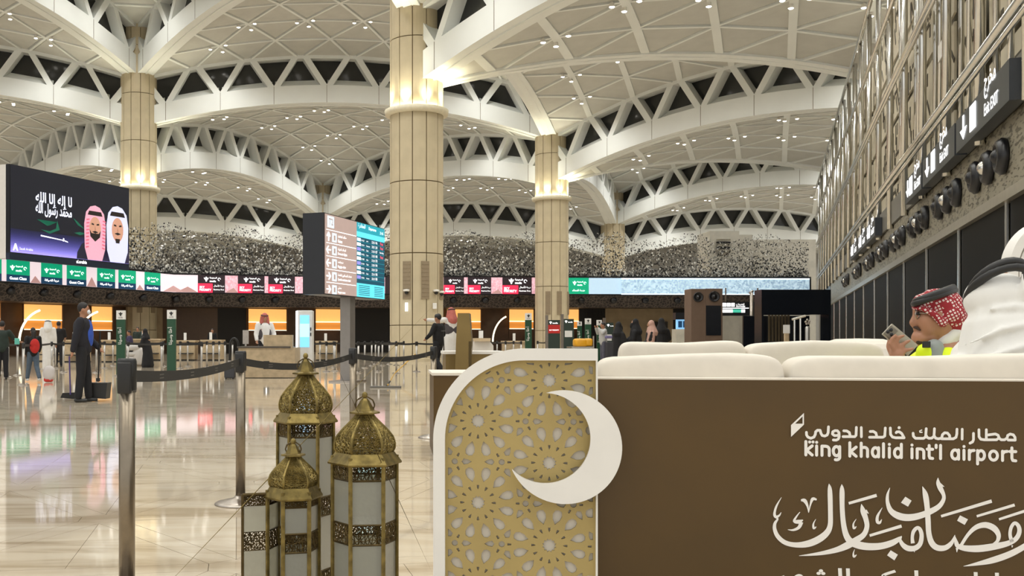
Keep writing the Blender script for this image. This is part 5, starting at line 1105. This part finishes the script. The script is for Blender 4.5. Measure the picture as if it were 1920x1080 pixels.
# cctv and access boxes on the near column
def colpt(px, hgt, r=1.42):
    c = node(0, 0); d = Vector(((px-CX)/F, 1, 0)).normalized(); oc_ = -Vector((c.x, c.y, 0)); b_ = oc_.dot(d); cc = oc_.length_squared-r*r; t = -b_-math.sqrt(max(0, b_*b_-cc)); return Vector((d.x*t, d.y*t, hgt))
for i, (px, py) in enumerate(((762, 549), (818, 549), (828, 551))):
    p = colpt(px, py2h(py, 50)); cm_ = empty('dome_camera', p, ['white dome camera low on the nearest column, left one', 'white dome camera low on the nearest column, middle one', 'white dome camera at the right edge of the nearest column'][i], 'camera', 'dome cameras'); m = MB(); ell(m, p+Vector((0, -.1, 0)), (.1, .1, .1), 12, 8); m.build('dome', noz, cm_, True); MB().lathe([(.16, .05), (.16, .14), (.05, .16)], 12, p+Vector((0, -.1, 0))).build('bracket', ivory, cm_, True)
p = colpt(762, py2h(576, 50)); lt_ = MB().box(p+Vector((0, -.05, 0)), (.14, .06, .42)).build('wall_light', ES('column light', 'eaf6ff', 1.6)); tag(lt_, 'small upright white light panel on the nearest column', 'light')
p = colpt(815, py2h(574, 50)); lt_ = MB().box(p+Vector((0, -.06, 0)), (.2, .1, .3), bev=.02).build('access_box', ivory); tag(lt_, 'small white box low on the nearest column', 'box')
# carrier bag
cbg = empty('carrier_bag', g(91, 717), 'translucent white plastic bag with red contents on the floor', 'bag'); z_ = gz(717); superq(MB(), P(92, 700, z_), (.15, .1, .19), .7, n=16, m=10, wob=.15).build('bag', M('white plastic film', 'd8d2cf', .3, trans=.3), cbg, True); superq(MB(), P(91, 711.5, z_), (.12, .08, .07), .7, n=14, m=8).build('contents', M('red goods', 'c8352c', .5), cbg, True)
# wrapped luggage by the counter
lg = empty('wrapped_luggage', g(255, 686), 'white wrapped luggage stacked by the left counter', 'luggage'); z_ = gz(686)
for (px, py, rx, rz_) in ((252, 652, .36, .12), (253, 664, .32, .1), (263, 668, .28, .38), (248, 676, .25, .2)): superq(MB(), P(px, py, z_), (rx, .3, rz_), .5, n=18, m=10, wob=.05).build('suitcase', M('white wrap film', 'bdb8b2', .35), lg, True)
# ================================================================ PEOPLE
skin = M('brown skin', 'a5765a', .5, var=.06); skin2 = M('tan skin', 'b98a6c', .5, var=.06); hairm = M('black hair', '191412', .6, var=.2, scale=60)
def capsule(mb, p, q, r0, r1=None, n=10):
    p, q = Vector(p), Vector(q); r1 = r0 if r1 is None else r1; d = (q-p); l = d.length or 1e-4; d = d/l if l > 1e-4 else Vector((0, 0, 1)); path = []; rs = []
    for t in (-1, -.8, -.45, 0): path.append(p+d*(t*r0)); rs.append(max(.002, r0*math.sqrt(max(0, 1-t*t))))
    for t in (0, .45, .8, 1): path.append(q+d*(t*r1)); rs.append(max(.002, r1*math.sqrt(max(0, 1-t*t))))
    return mb.tube(path, rs, n)
def chain(mb, pts, rs, n=10):
    for i in range(len(pts)-1): capsule(mb, pts[i], pts[i+1], rs[i], rs[i+1], n)
    return mb
def blob(mb, name, mat, parent, vox, sm=3):
    o = bpy.data.objects.new(name, mesh(name, mb.v, mb.f)); m = o.modifiers.new('r', 'REMESH'); m.mode = 'VOXEL'; m.voxel_size = vox; m.use_smooth_shade = True
    s_ = o.modifiers.new('s', 'SMOOTH'); s_.factor = .5; s_.iterations = sm
    me = realize(o); me.materials.clear(); me.materials.append(mat); me.name = name
    for p in me.polygons: p.use_smooth = True
    return link(name, me, parent)
def cloth(name, col, **k): return M('cloth '+name, col, .85, var=k.get('var', .12), scale=14, bump=.3)
def person(p, H, yaw, label, top, bottom, LA_, RA_, legs=None, hat=None, vox=.022, long=False, sk=skin, hairc=hairm, vest=None, lean=0., sleeves='long', shoe=dark_plastic, group=None):
    """standing figure: local +y is forward; LA_/RA_ = (elbow, hand) in metres for a 1.75 m person; z up"""
    root = empty('person', (p.x, p.y, 0), label, 'person', group, yaw); root['_l'] = 1; root.scale = (H/1.75,)*3
    legs = legs or (((-.10, .01, .50), (-.11, 0, .09)), ((.10, .01, .50), (.11, .0, .09)))
    S_ = ((-.19, 0, 1.42), (.19, 0, 1.42)); ln = Vector((0, lean, 0))
    hc = Vector((0, .02+lean*1.2, 1.63))
    b_ = MB(); ell(b_, hc, (.074, .093, .115), 14, 10); capsule(b_, hc+Vector((0, .035, -.065)), hc+Vector((0, .05, -.07)), .05, .045)      # skull and jaw
    capsule(b_, hc+Vector((0, .09, .005)), hc+Vector((0, .108, -.03)), .011, .015)                                                        # nose
    for s_ in (-1, 1): ell(b_, hc+Vector((s_*.078, -.005, -.01)), (.012, .022, .03), 8, 6)                                                  # ears
    capsule(b_, Vector((0, 0, 1.38))+ln, hc+Vector((0, -.01, -.08)), .062, .055)
    chain(b_, [Vector((0, 0, .98)), Vector((0, .01, 1.15))+ln*.4, Vector((0, 0, 1.36))+ln], [.13, .125, .12])
    for (kn, an), s_ in zip(legs, (-1, 1)): chain(b_, [Vector((s_*.09, 0, .93)), Vector(kn), Vector(an)], [.08, .055, .04]); an = Vector(an)
    for arm, sh in zip((LA_, RA_), S_):
        sh = Vector(sh)+ln; el, ha = Vector(arm[0]), Vector(arm[1]); chain(b_, [Vector((sh.x*.6, sh.y, sh.z-.01)), sh, el, ha], [.06, .055, .042, .03])
        d = (ha-el).normalized(); a, c = frame_from(d); pal = ha+d*.055; ell(b_, pal, (.036, .03, .045), 8, 6)
        for k in range(4): capsule(b_, pal+a*((k-1.5)*.018)+d*.03, pal+a*((k-1.5)*.02)+d*(.085-.012*abs(k-1.3))+c*.015, .010, .008, 6)
        capsule(b_, pal+a*.03, pal+a*.055+d*.03, .011, .009, 6)
    blob(b_, 'body', sk, root, min(vox, .018), 2)
    t_ = MB(); chain(t_, [Vector((0, 0, .96 if not long else .9)), Vector((0, .01, 1.15))+ln*.4, Vector((0, 0, 1.33))+ln], [.165, .165, .17]); ell(t_, Vector((0, 0, 1.12))+ln*.4, (.2, .145, .28), 16, 10); capsule(t_, Vector((-.15, 0, 1.40))+ln, Vector((.15, 0, 1.40))+ln, .075)
    for arm, sh in zip((LA_, RA_), S_):
        sh = Vector(sh)+ln; el, ha = Vector(arm[0]), Vector(arm[1])
        chain(t_, [sh, el, el.lerp(ha, .92)] if sleeves == 'long' else [sh, sh.lerp(el, .85)], [.08, .066, .052] if sleeves == 'long' else [.08, .07])
    if long:
        for s_ in (-1, 1): chain(t_, [Vector((s_*.07, 0, .95)), Vector((s_*.07, 0, .5)), Vector((s_*.07, 0, .10))], [.14, .12, .125])
        capsule(t_, (0, 0, .9), (0, 0, .15), .15, .14)
    blob(t_, 'thobe' if long else 'top', top, root, vox)
    if not long:
        q_ = MB(); ell(q_, (0, 0, .95), (.17, .13, .12), 12, 8)
        for (kn, an), s_ in zip(legs, (-1, 1)): chain(q_, [Vector((s_*.09, 0, .92)), Vector(kn), Vector(an)+Vector((0, 0, .02))], [.105, .082, .068])
        blob(q_, 'trousers', bottom, root, vox)
    if vest:
        v_ = MB(); ell(v_, Vector((0, -.0, 1.15))+ln, (.215, .158, .28), 16, 12); capsule(v_, Vector((-.11, 0, 1.40))+ln, Vector((.11, 0, 1.40))+ln, .085); blob(v_, 'vest', vest, root, vox)
    f_ = MB()
    for (kn, an), s_ in zip(legs, (-1, 1)): an = Vector(an); capsule(f_, an+Vector((0, -.04, -.05)), an+Vector((0, .13, -.055)), .042, .034)
    blob(f_, 'shoes', shoe, root, .016)
    if hat in (None, 'cap'):
        h_ = MB(); ell(h_, hc+Vector((0, -.018, .03)), (.083, .098, .105), 14, 10); blob(h_, 'hair', hairc, root, .016, 2)
    if hat == 'cap': 
        h_ = MB(); ell(h_, hc+Vector((0, -.005, .05)), (.09, .108, .085), 14, 10); blob(h_, 'cap', dark_plastic, root, .016, 2)
    if hat and hat not in ('cap',):
        g_ = MB(); ell(g_, hc+Vector((0, -.015, .025)), (.098, .112, .115), 16, 12); chain(g_, [hc+Vector((0, -.06, 0)), Vector((0, -.09, 1.42))+ln], [.10, .14])
        for s_ in (-1, 1): chain(g_, [hc+Vector((s_*.075, -.02, .02)), Vector((s_*.10, .0, 1.45))+ln, Vector((s_*.1, .10, 1.28))+ln], [.05, .06, .03])
        blob(g_, 'headcloth', hat, root, .016, 2)
        link('head_cord', (lambda m: mesh('head_cord', m.v, m.f, dark_plastic, True))(MB().tube([hc+Vector((.099*math.cos(t*.3307), .112*math.sin(t*.3307)-.015, .065-.02*math.sin(t*.3307))) for t in range(20)], .014, 6)), root)
    e_ = MB()
    for s_ in (-1, 1): ell(e_, hc+Vector((s_*.03, .084, .012)), (.012, .008, .007), 6, 5)
    link('eyes', mesh('eyes', e_.v, e_.f, hairm, True), root)
    return root
def robed(p, H, yaw, label, mat, facec=skin2, shawl=None, lean=0, arm=None, niqab=False):
    root = empty('person', (p.x, p.y, 0), label, 'person', None, yaw); root['_l'] = 1; root.scale = (H/1.62,)*3
    hc = Vector((0, .03+lean, 1.5)); b_ = MB(); ell(b_, hc, (.075, .092, .115), 12, 9); capsule(b_, hc+Vector((0, .088, .0)), hc+Vector((0, .104, -.03)), .011, .014, 6); capsule(b_, (0, 0, 1.3), hc, .06); ell(b_, (0, 0, .9), (.13, .1, .5), 10, 8); blob(b_, 'body', facec, root, .018, 2)
    a_ = MB(); chain(a_, [Vector((0, 0, .16)), Vector((0, 0, .6)), Vector((0, lean*.5, 1.0)), Vector((0, lean, 1.22))], [.26, .21, .19, .165]); capsule(a_, (-.14, lean, 1.24), (.14, lean, 1.24), .09); capsule(a_, (0, 0, .1), (0, 0, .12), .27)
    for s_ in (-1, 1): chain(a_, [Vector((s_*.19, lean, 1.22)), Vector((s_*.24, .05+lean, .98)), Vector((s_*.12, .2+lean, .9))], [.08, .085, .075])
    if arm: chain(a_, [Vector((.15, lean, 1.15)), Vector(arm)], [.09, .07])
    blob(a_, 'robe', mat, root, .028, 3)
    s_ = MB(); ell(s_, hc+Vector((0, -.035, .02)), (.105, .105, .13), 14, 10); chain(s_, [hc+Vector((0, -.05, -.05)), Vector((0, lean-.03, 1.25))], [.11, .19]); capsule(s_, hc+Vector((0, .04, -.12)), (0, lean+.06, 1.25), .06, .1)
    if niqab: capsule(s_, hc+Vector((0, .06, -.04)), hc+Vector((0, .08, -.1)), .07, .06)
    if shawl: chain(s_, [Vector((-.15, lean, 1.2)), Vector((-.2, .06, .85)), Vector((-.15, .02, .6))], [.12, .14, .12]); chain(s_, [Vector((.15, lean, 1.2)), Vector((.2, .06, .85)), Vector((.15, .02, .6))], [.12, .14, .12])
    blob(s_, 'headscarf', shawl or mat, root, .018, 2)
    e_ = MB()
    for q in (-1, 1): ell(e_, hc+Vector((q*.03, .085, .012)), (.012, .008, .007), 6, 5)
    link('eyes', mesh('eyes', e_.v, e_.f, hairm, True), root)
    return root
D = math.radians
hang = lambda s_: ((s_*.24, -.02, 1.14), (s_*.25, .03, .90))
navyj = cloth('navy jacket', '1a1a22'); blackc = cloth('black', '131214'); darkt = cloth('black trousers', '16161a'); whitec = cloth('white cotton', 'dcd9d4', var=.04); jeans = cloth('blue jeans', '4a5866'); greyv = cloth('grey vest', '4a4547'); redch = cloth('red check', 'b4645a'); green_d = cloth('dark green shirt', '24302a')
# sweeping man (faces right, seen from his right side)
zc_ = gz(754); pc = g(155, 754)
sw = person(pc, 1.77, D(-84), 'man in a dark jacket over a blue shirt, sweeping with broom and dustpan', navyj, darkt, ((-.23, .06, 1.13), (-.20, .24, .95)), ((.23, -.07, 1.15), (.24, -.12, .90)), (((-.10, .05, .50), (-.11, .08, .09)), ((.10, -.01, .50), (.11, -.05, .09))), vox=.016)
bs_ = MB(); ell(bs_, (0, .10, 1.18), (.125, .086, .28), 14, 12); blob(bs_, 'shirt', cloth('royal blue shirt', '2f4fa8'), sw, .014)
ms_ = MB(); ell(ms_, (0, .105, 1.585), (.058, .03, .045), 10, 8); link('face_mask', mesh('face_mask', ms_.v, ms_.f, M('white mask', 'cfd4d8', .6), True), sw)
br_ = empty('broom', g(131, 750), 'broom with purple handle and wide black head beside the sweeping man', 'broom'); z_ = gz(750); MB().tube([P(130, 668, z_), P(132, 740, z_)], .014, 8).build('handle', M('purple handle', '4a3a78', .4), br_); MB().prism([P(113, 746, z_), P(117, 737, z_), P(147, 736, z_), P(149, 743, z_), P(146, 749, z_)], Vector((0, .1, 0))).build('broom_head', M('black bristle', '232222', .8, bump=.5, scale=80), br_)
dp = empty('dustpan', g(184, 752), 'long-handled black dustpan held by the sweeping man', 'dustpan'); z_ = gz(752)-.1; MB().tube([P(188, 620, z_), P(184, 716, z_)], .014, 8).build('handle', dark_plastic, dp); MB().prism([P(163, 718, z_), P(201, 718, z_), P(198, 748, z_), P(166, 746, z_)], Vector((0, .28, 0))).build('pan', dark_plastic, dp); MB().box(P(184, 712, z_), (.06, .05, .06)).build('clamp', dark_plastic, dp)
# child with red backpack and companion
ch_ = person(g(62, 716), 1.42, D(35), 'girl in grey jeans with a red backpack walking towards the counters', blackc, jeans, hang(-1), ((.24, .05, 1.14), (.24, .18, .98)), (((-.10, .10, .52), (-.12, .22, .12)), ((.10, -.05, .50), (.12, -.28, .14))), vox=.02, shoe=M('white trainer', 'c9c6c2', .6))
bp2 = MB(); ell(bp2, (0, -.2, 1.16), (.16, .10, .24), 14, 10); ell(bp2, (0, -.27, 1.06), (.11, .05, .11), 12, 8); blob(bp2, 'backpack', cloth('red nylon', 'b3241f'), ch_, .018)
ch2 = MB(); chain(ch2, [Vector((0, -.06, 1.6)), Vector((0, -.10, 1.35))], [.085, .06]); blob(ch2, 'long_hair', hairm, ch_, .016)
gm_ = person(g(4, 712), 1.62, D(20), 'man in a dark green shirt at the far left edge, arm stretched out', green_d, darkt, hang(-1), ((.34, .12, 1.20), (.52, .30, 1.12)), vox=.02, sleeves='short')
tq = MB().box(P(32, 640, gz(712)-.05), (.13, .03, .17), rz=.3, bev=.01).build('turquoise_pouch', M('turquoise plastic', '5fb8a8', .4)); tag(tq, 'turquoise pouch held out by the man at the far left', 'pouch')
person(g(90, 694), 1.82, D(10), 'man in a white headcloth and thobe at the far left counter', whitec, whitec, hang(-1), hang(1), hat=whitec, long=True); person(g(110, 688), 1.84, D(-5), 'man in a black T-shirt standing at the far left counter', blackc, darkt, ((-.22, .1, 1.14), (-.12, .25, 1.05)), ((.22, .1, 1.14), (.14, .25, 1.05)), sleeves='short')
robed(g(277, 689), 1.52, D(80), 'woman in black bending over luggage at the left counter', blackc, lean=.12, arm=(.1, .35, .95)); person(g(258, 671), 1.85, D(180), 'dark-haired clerk behind the left counter near the wrapped luggage', green_d, darkt, ((-.24, .1, 1.14), (-.2, .3, 1.0)), hang(1)); person(g(245, 685), 1.5, D(120), 'traveller in a purple top leaning over the left counter', cloth('purple top', '3b3350'), darkt, ((-.22, .15, 1.12), (-.15, .35, 1.0)), ((.22, .15, 1.12), (.15, .35, 1.0)), lean=.06)
person(g(398, 671), 1.75, D(180), 'clerk in black seated behind the middle counter', blackc, darkt, hang(-1), hang(1), vox=.025)
# information desk clerk
person(g(496, 702), 1.94, D(-155), 'man in a red checked headcloth and grey vest at the information desk', whitec, darkt, ((-.27, .05, 1.16), (-.25, .2, .98)), ((.27, .05, 1.16), (.28, .16, .98)), hat=redch, vest=greyv, vox=.018)
# mopping cleaner and officer
mp_ = person(g(822, 704), 1.9, D(55), 'cleaner in a black uniform and cap pushing a mop', blackc, darkt, ((-.30, .06, 1.18), (-.30, .22, 1.05)), ((.27, .0, 1.16), (.25, .18, 1.02)), (((-.10, .06, .50), (-.13, -.22, .14)), ((.10, .10, .50), (.11, .12, .09))), hat='cap', vox=.018)
put_text('jacket_print', 'CLEANING', M('grey jacket print', '8a8884', .7), mp_, Vector((-.12, -.165, 1.25)), (1, 0, 0), uz, wid=.24)
mo_ = empty('mop', g(738, 727), 'flat grey mop with a yellow handle lying across the floor', 'mop'); z0_, z1_ = gz(727), gz(702); MB().tube([P(727, 722, z0_), P(740, 700, 27.5), P(779, 664, 30.2)], .016, 6).build('handle', M('yellow handle', 'c79a35', .4), mo_); MB().box(P(723, 727, z0_)*1+Vector((0, 0, .02)), (.72, .14, .04), rz=.1, bev=.01).build('mop_head', M('grey mop cloth', '6d6a64', .9), mo_); MB().tube([P(724, 725, z0_), P(731, 715, z0_+.6)], .024, 6).build('socket', dark_plastic, mo_)
person(g(846, 697), 2.2, D(22), 'man in a white thobe, grey vest and red headcloth pointing left', whitec, whitec, ((-.36, .16, 1.40), (-.62, .22, 1.42)), hang(1), hat=redch, long=True, vest=greyv, vox=.02)
# group on the right of the second column
def far_p(px, z): q = P(px, HY, z); q.z = 0; return q
person(far_p(1131, 42), 1.84, D(100), 'person in a pale grey sweater holding up a phone to take a picture', cloth('pale grey sweater', 'b6b5b1', var=.05), cloth('grey trousers', '565560'), ((-.24, .14, 1.3), (-.12, .26, 1.52)), ((.24, .14, 1.3), (.1, .28, 1.52)), vox=.024)
robed(far_p(1160, 34), 1.7, D(-60), 'woman in a black abaya beside the person taking a picture', blackc, niqab=True); robed(far_p(1193, 34), 1.8, D(70), 'tall woman in a black abaya reaching forward, left of the pink shawl', blackc, niqab=True, lean=.03, arm=(.1, .42, .86)); robed(far_p(1221, 34.5), 1.76, D(80), 'woman wrapped in a pale pink shawl', cloth('black abaya', '1b191b'), shawl=cloth('pink shawl', 'c39c8c', var=.05)); robed(far_p(1240, 36.5), 1.88, D(-10), 'woman in a black abaya standing right of the pink shawl', blackc, niqab=True)
ps = MB().box(P(1146, 632, 41.5), (.5, .3, .12), bev=.04).build('folded_coat', cloth('mauve coat', '6a6488')); tag(ps, 'mauve coat laid over luggage before the black-robed woman', 'coat')
MB().box(Vector((P(1146, 640, 41.5).x, 41.5, .5)), (.45, .3, 1.0), bev=.03).build('case', M('charcoal luggage', '35353a', .5), ps)
# ---------------------------------------------------------------- two seated men on the sofa
def folds(mb, paths, r=.012):
    for pth in paths: mb.tube(pth, [r*.3]+[r]*(len(pth)-2)+[r*.3], 6)
# white-clad man, back to the viewer
zw = 3.98; wx = P(1868, HY, zw).x
wm = empty('person', (wx, zw, .55), 'seated man in white robe and white headcloth, back to the camera', 'person')
hc = Vector((wx, zw, 1.285)); V = Vector
b_ = MB(); ell(b_, hc, (.078, .096, .118), 16, 12); capsule(b_, hc+V((0, .09, 0)), hc+V((0, .11, -.03)), .012, .015); capsule(b_, hc+V((0, 0, -.1)), V((wx, zw, 1.08)), .06, .065); chain(b_, [V((wx, zw+.02, .66)), V((wx, zw, .9)), V((wx, zw, 1.05))], [.15, .15, .14])
for s_ in (-1, 1): chain(b_, [V((wx+s_*.17, zw, .98)), V((wx+s_*.25, zw+.06, .78)), V((wx+s_*.15, zw+.3, .72))], [.06, .05, .035]); chain(b_, [V((wx+s_*.1, zw, .62)), V((wx+s_*.14, zw+.42, .62)), V((wx+s_*.14, zw+.46, .12)), V((wx+s_*.14, zw+.58, .06))], [.09, .07, .05, .04])
blob(b_, 'body', skin2, wm, .014)
t_ = MB(); chain(t_, [V((wx, zw+.02, .66)), V((wx, zw, .88)), V((wx, zw, 1.0))], [.20, .2, .18]); capsule(t_, V((wx-.17, zw, .97)), V((wx+.19, zw, 1.0)), .085)
for s_ in (-1, 1): chain(t_, [V((wx+s_*.19, zw, .97)), V((wx+s_*.26, zw+.06, .78)), V((wx+s_*.15, zw+.28, .73))], [.085, .07, .055]); chain(t_, [V((wx+s_*.1, zw, .62)), V((wx+s_*.14, zw+.42, .62)), V((wx+s_*.14, zw+.46, .14))], [.12, .1, .09])
blob(t_, 'thobe', M('white robe cloth', 'dedbd5', .8, var=.03, scale=10, bump=.2), wm, .014)
gh = M('white headcloth', 'e2e0da', .8, var=.03, scale=12, bump=.2)
g_ = MB(); ell(g_, hc+V((0, -.008, -.005)), (.122, .125, .110), 24, 16); chain(g_, [hc+V((0, -.03, -.06)), V((wx, zw-.04, 1.12)), V((wx, zw-.06, .95))], [.116, .155, .19]); capsule(g_, V((wx-.135, zw-.03, .97)), V((wx+.2, zw-.03, 1.03)), .10, .11)
folds(g_, [[V((wx-.12, zw-.105, 1.235)), V((wx-.02, zw-.142, 1.245)), V((wx+.08, zw-.135, 1.235)), V((wx+.14, zw-.08, 1.22))], [V((wx-.2, zw-.10, 1.09)), V((wx-.08, zw-.175, 1.16)), V((wx+.08, zw-.19, 1.19)), V((wx+.2, zw-.12, 1.18))], [V((wx-.24, zw-.08, 1.02)), V((wx-.12, zw-.19, 1.06)), V((wx+.06, zw-.225, 1.12)), V((wx+.2, zw-.15, 1.13))], [V((wx-.22, zw-.1, .97)), V((wx-.05, zw-.235, 1.01)), V((wx+.12, zw-.235, 1.05)), V((wx+.24, zw-.13, 1.06))], [hc+V((.02, -.128, .10)), hc+V((.024, -.136, .03)), hc+V((.022, -.132, -.05))]], .014)
blob(g_, 'headcloth', gh, wm, .008, 7)
ag = MB()
for dz, rr_ in ((.105, .100), (.128, .09)): ag.tube([hc+V((rr_*1.08*math.cos(t*.2618), rr_*1.1*math.sin(t*.2618)-.012, dz-.085*math.sin(t*.2618)-.072)) for t in range(25)], .017, 8)
ag.build('head_cord', dark_plastic, wm, True)
# man in red checked headcloth, profile to the left, holding a phone
zr = 4.62; sc = zr/F
def Q(px, py, dz=0.0): return P(px, py, zr+dz)
rm = empty('person', (Q(1765, HY).x, zr, .55), 'seated man with glasses in a red checked headcloth looking left over his phone', 'person')
b_ = MB(); hcr = Q(1757, 598)
ell(b_, hcr, (.098, .076, .118), 18, 14); capsule(b_, Q(1735, 632), Q(1728, 634), .055, .046); capsule(b_, Q(1724, 570), Q(1722, 590), .028, .026)          # skull, jaw, brow
chain(b_, [Q(1717, 590), Q(1710.5, 605), Q(1714, 610)], [.012, .0145, .014]); capsule(b_, Q(1717, 617), Q(1721, 617), .013, .014); capsule(b_, Q(1718, 624.5), Q(1722, 625), .012, .015); capsule(b_, Q(1722, 637), Q(1726, 639), .022, .026)   # nose, lips, chin
for s_ in (-1, 1): capsule(b_, Q(1736, 600, s_*.028), Q(1740, 618, s_*.026), .04, .038)
chain(b_, [Q(1765, 630), Q(1772, 668), Q(1775, 690)], [.062, .066, .1]); bx0 = Q(1775, HY).x
chain(b_, [V((bx0, zr, .66)), V((bx0, zr, .85)), V((bx0, zr, 1.0))], [.15, .14, .13])
for s_ in (-1, 1): chain(b_, [V((bx0-.1, zr+s_*.1, .62)), V((bx0-.45, zr+s_*.12, .62)), V((bx0-.47, zr+s_*.12, .14)), V((bx0-.6, zr+s_*.12, .06))], [.09, .07, .05, .04])
chain(b_, [V((bx0, zr+.17, .97)), V((bx0-.05, zr+.24, .72)), V((bx0-.25, zr+.15, .68))], [.06, .05, .035])
wr = Q(1684, 676, -.12); el_ = V((bx0-.1, zr-.2, .80)); chain(b_, [V((bx0, zr-.17, .97)), el_, wr], [.06, .048, .032])
# hand: palm, four bent fingers over the phone, thumb behind
hz_ = -.12
chain(b_, [wr, Q(1682, 664, hz_), Q(1684, 652, hz_+.012)], [.030, .032, .026])
for pth in ([(1676, 656), (1669, 644), (1673, 634), (1679, 629)], [(1683, 652), (1680, 640), (1686, 632), (1694, 629.5)], [(1689, 656), (1692, 646), (1700, 641), (1705, 639)], [(1690, 663), (1697, 657), (1706, 655), (1711, 654)]): chain(b_, [Q(a, c, hz_-.012-.004*i) for i, (a, c) in enumerate(pth)], [.0115, .0105, .0095, .008], 8)
chain(b_, [Q(1672, 664, hz_+.02), Q(1666, 650, hz_+.03), Q(1667, 638, hz_+.035)], [.0135, .012, .009], 8)
blob(b_, 'body', M('warm brown skin', 'a8785c', .45, var=.07, scale=14), rm, .0055, 5)
# beard and moustache, eyes, glasses
bd = MB(); chain(bd, [Q(1714, 613.5, -.006), Q(1719, 614.5, -.02), Q(1725, 619, -.032)], [.006, .008, .005]); chain(bd, [Q(1717.5, 632, -.008), Q(1723, 641, -.02), Q(1733, 644, -.036)], [.006, .014, .009]); blob(bd, 'beard', M('short dark beard', '3d2c22', .8, var=.2, scale=90), rm, .005, 1)
ey = MB(); ell(ey, Q(1721.5, 588, -.032), (.010, .012, .008), 8, 6); ey.build('eye', hairm, rm, True); MB().tube([Q(1717, 582, -.03), Q(1723, 580, -.045), Q(1730, 582, -.05)], .004, 6).build('eyebrow', hairm, rm)
gl = MB(); gl.tube([Q(1720+3.5*math.cos(t*.5236), 590+8*math.sin(t*.5236), -.045+.012*math.cos(t*.5236)) for t in range(13)], .0022, 5); gl.tube([Q(1724, 587, -.05), Q(1745, 588, -.078)], .0022, 5); gl.tube([Q(1716, 588, -.03), Q(1714, 590, 0)], .0022, 5); gl.build('glasses', steel, rm)
# checked headcloth
ck = M('red and white check', 'a8343a', .8, var=.1)
nt, b = nodes(ck); tcx = nt.nodes.new('ShaderNodeTexCoord'); mp1 = nt.nodes.new('ShaderNodeMapping'); mp1.inputs['Rotation'].default_value = (0, .5, .2); chk = nt.nodes.new('ShaderNodeTexVoronoi'); chk.distance = 'CHEBYCHEV'; chk.inputs['Scale'].default_value = 68; chk.inputs['Randomness'].default_value = .15
rr = nt.nodes.new('ShaderNodeValToRGB'); rr.color_ramp.interpolation = 'CONSTANT'; rr.color_ramp.elements[0].color = lin('e3d3cc'); rr.color_ramp.elements[1].color = lin('96202a'); rr.color_ramp.elements[1].position = .3
nt.links.new(tcx.outputs['Object'], mp1.inputs[0]); nt.links.new(mp1.outputs[0], chk.inputs['Vector']); nt.links.new(chk.outputs['Distance'], rr.inputs['Fac']); nt.links.new(rr.outputs['Color'], b.inputs['Base Color'])
k_ = MB(); chain(k_, [Q(1733, 571), Q(1754, 569), Q(1776, 571)], [.056, .074, .07]); ell(k_, Q(1763, 572), (.098, .088, .075), 20, 14); chain(k_, [Q(1716, 575), Q(1727, 567)], [.012, .03]); ell(k_, Q(1780, 592), (.062, .092, .10), 16, 12); chain(k_, [Q(1783, 600), Q(1790, 630), Q(1800, 660)], [.075, .07, .09]); ell(k_, Q(1777, 590, -.03), (.062, .07, .066), 14, 10)
chain(k_, [Q(1713, 579, -.02), Q(1730, 578, -.06), Q(1752, 590, -.075), Q(1768, 606, -.08)], [.007, .012, .016, .02])
blob(k_, 'headcloth', ck, rm, .006, 3)
c_ = MB(); 
for dy in (0, -8): c_.tube([Q(1752+38.5*math.cos(t*.2618)*(1-.08*(dy != 0)), 557+dy*.7-13*math.cos(t*.2618), .088*math.sin(t*.2618)) for t in range(25)], .015, 8)
c_.build('head_cord', dark_plastic, rm, True)
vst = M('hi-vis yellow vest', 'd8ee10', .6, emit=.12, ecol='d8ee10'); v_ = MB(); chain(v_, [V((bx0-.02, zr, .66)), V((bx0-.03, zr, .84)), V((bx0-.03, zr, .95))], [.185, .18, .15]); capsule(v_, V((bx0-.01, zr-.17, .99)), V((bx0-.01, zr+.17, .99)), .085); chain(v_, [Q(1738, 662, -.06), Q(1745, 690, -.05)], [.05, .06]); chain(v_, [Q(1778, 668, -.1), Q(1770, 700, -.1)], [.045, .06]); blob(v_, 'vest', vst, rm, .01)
gs = MB(); chain(gs, [Q(1752, 652, -.075), Q(1757, 690, -.085)], [.042, .05]); blob(gs, 'reflective_strip', M('grey reflective strip', '8d938f', .5), rm, .008); MB().box(Q(1737, 646, -.11), (.035, .012, .03), bev=.003).build('badge', dark_plastic, rm)
co_ = MB(); chain(co_, [Q(1757, 654, -.03), Q(1772, 640, -.03), Q(1790, 624, -.03)], [.03, .045, .045]); blob(co_, 'collar', whitec, rm, .006)
sl = MB(); chain(sl, [V((bx0, zr-.17, .97)), el_, wr.lerp(el_, .2)], [.08, .066, .05]); chain(sl, [V((bx0, zr+.17, .97)), V((bx0-.05, zr+.24, .72)), V((bx0-.2, zr+.17, .69))], [.08, .066, .05]); chain(sl, [V((bx0, zr, .6)), V((bx0-.45, zr, .60)), V((bx0-.47, zr, .14))], [.17, .16, .14]); blob(sl, 'thobe', whitec, rm, .014)
ph_ = empty('phone', Q(1686, 636, hz_), 'phone with a three-lens back held by the man with glasses', 'phone'); axp = ((Q(1710, 658)-Q(1662, 618)).normalized(), V((0, 1, 0)), (Q(1662, 658)-Q(1694, 624)).normalized())
MB().box(Q(1687, 637, hz_+.008), (.155, .009, .068), ax=axp, bev=.003).build('case', M('pale titanium', 'aaa391', .35, .4), ph_); MB().box(Q(1670, 622.5, hz_+.0), (.042, .006, .05), ax=axp, bev=.002).build('camera_plate', M('grey camera plate', '7d776a', .3, .3), ph_)
for (a, c) in ((1665, 622), (1671, 618.5), (1672, 627)): m = MB(); ell(m, Q(a, c, hz_-.004), (.0085, .004, .0085), 10, 6); m.build('lens', noz, ph_, True)
bpy.data.scenes.remove(SCR)
for o in bpy.data.objects:
    if '_l' in o: del o['_l']
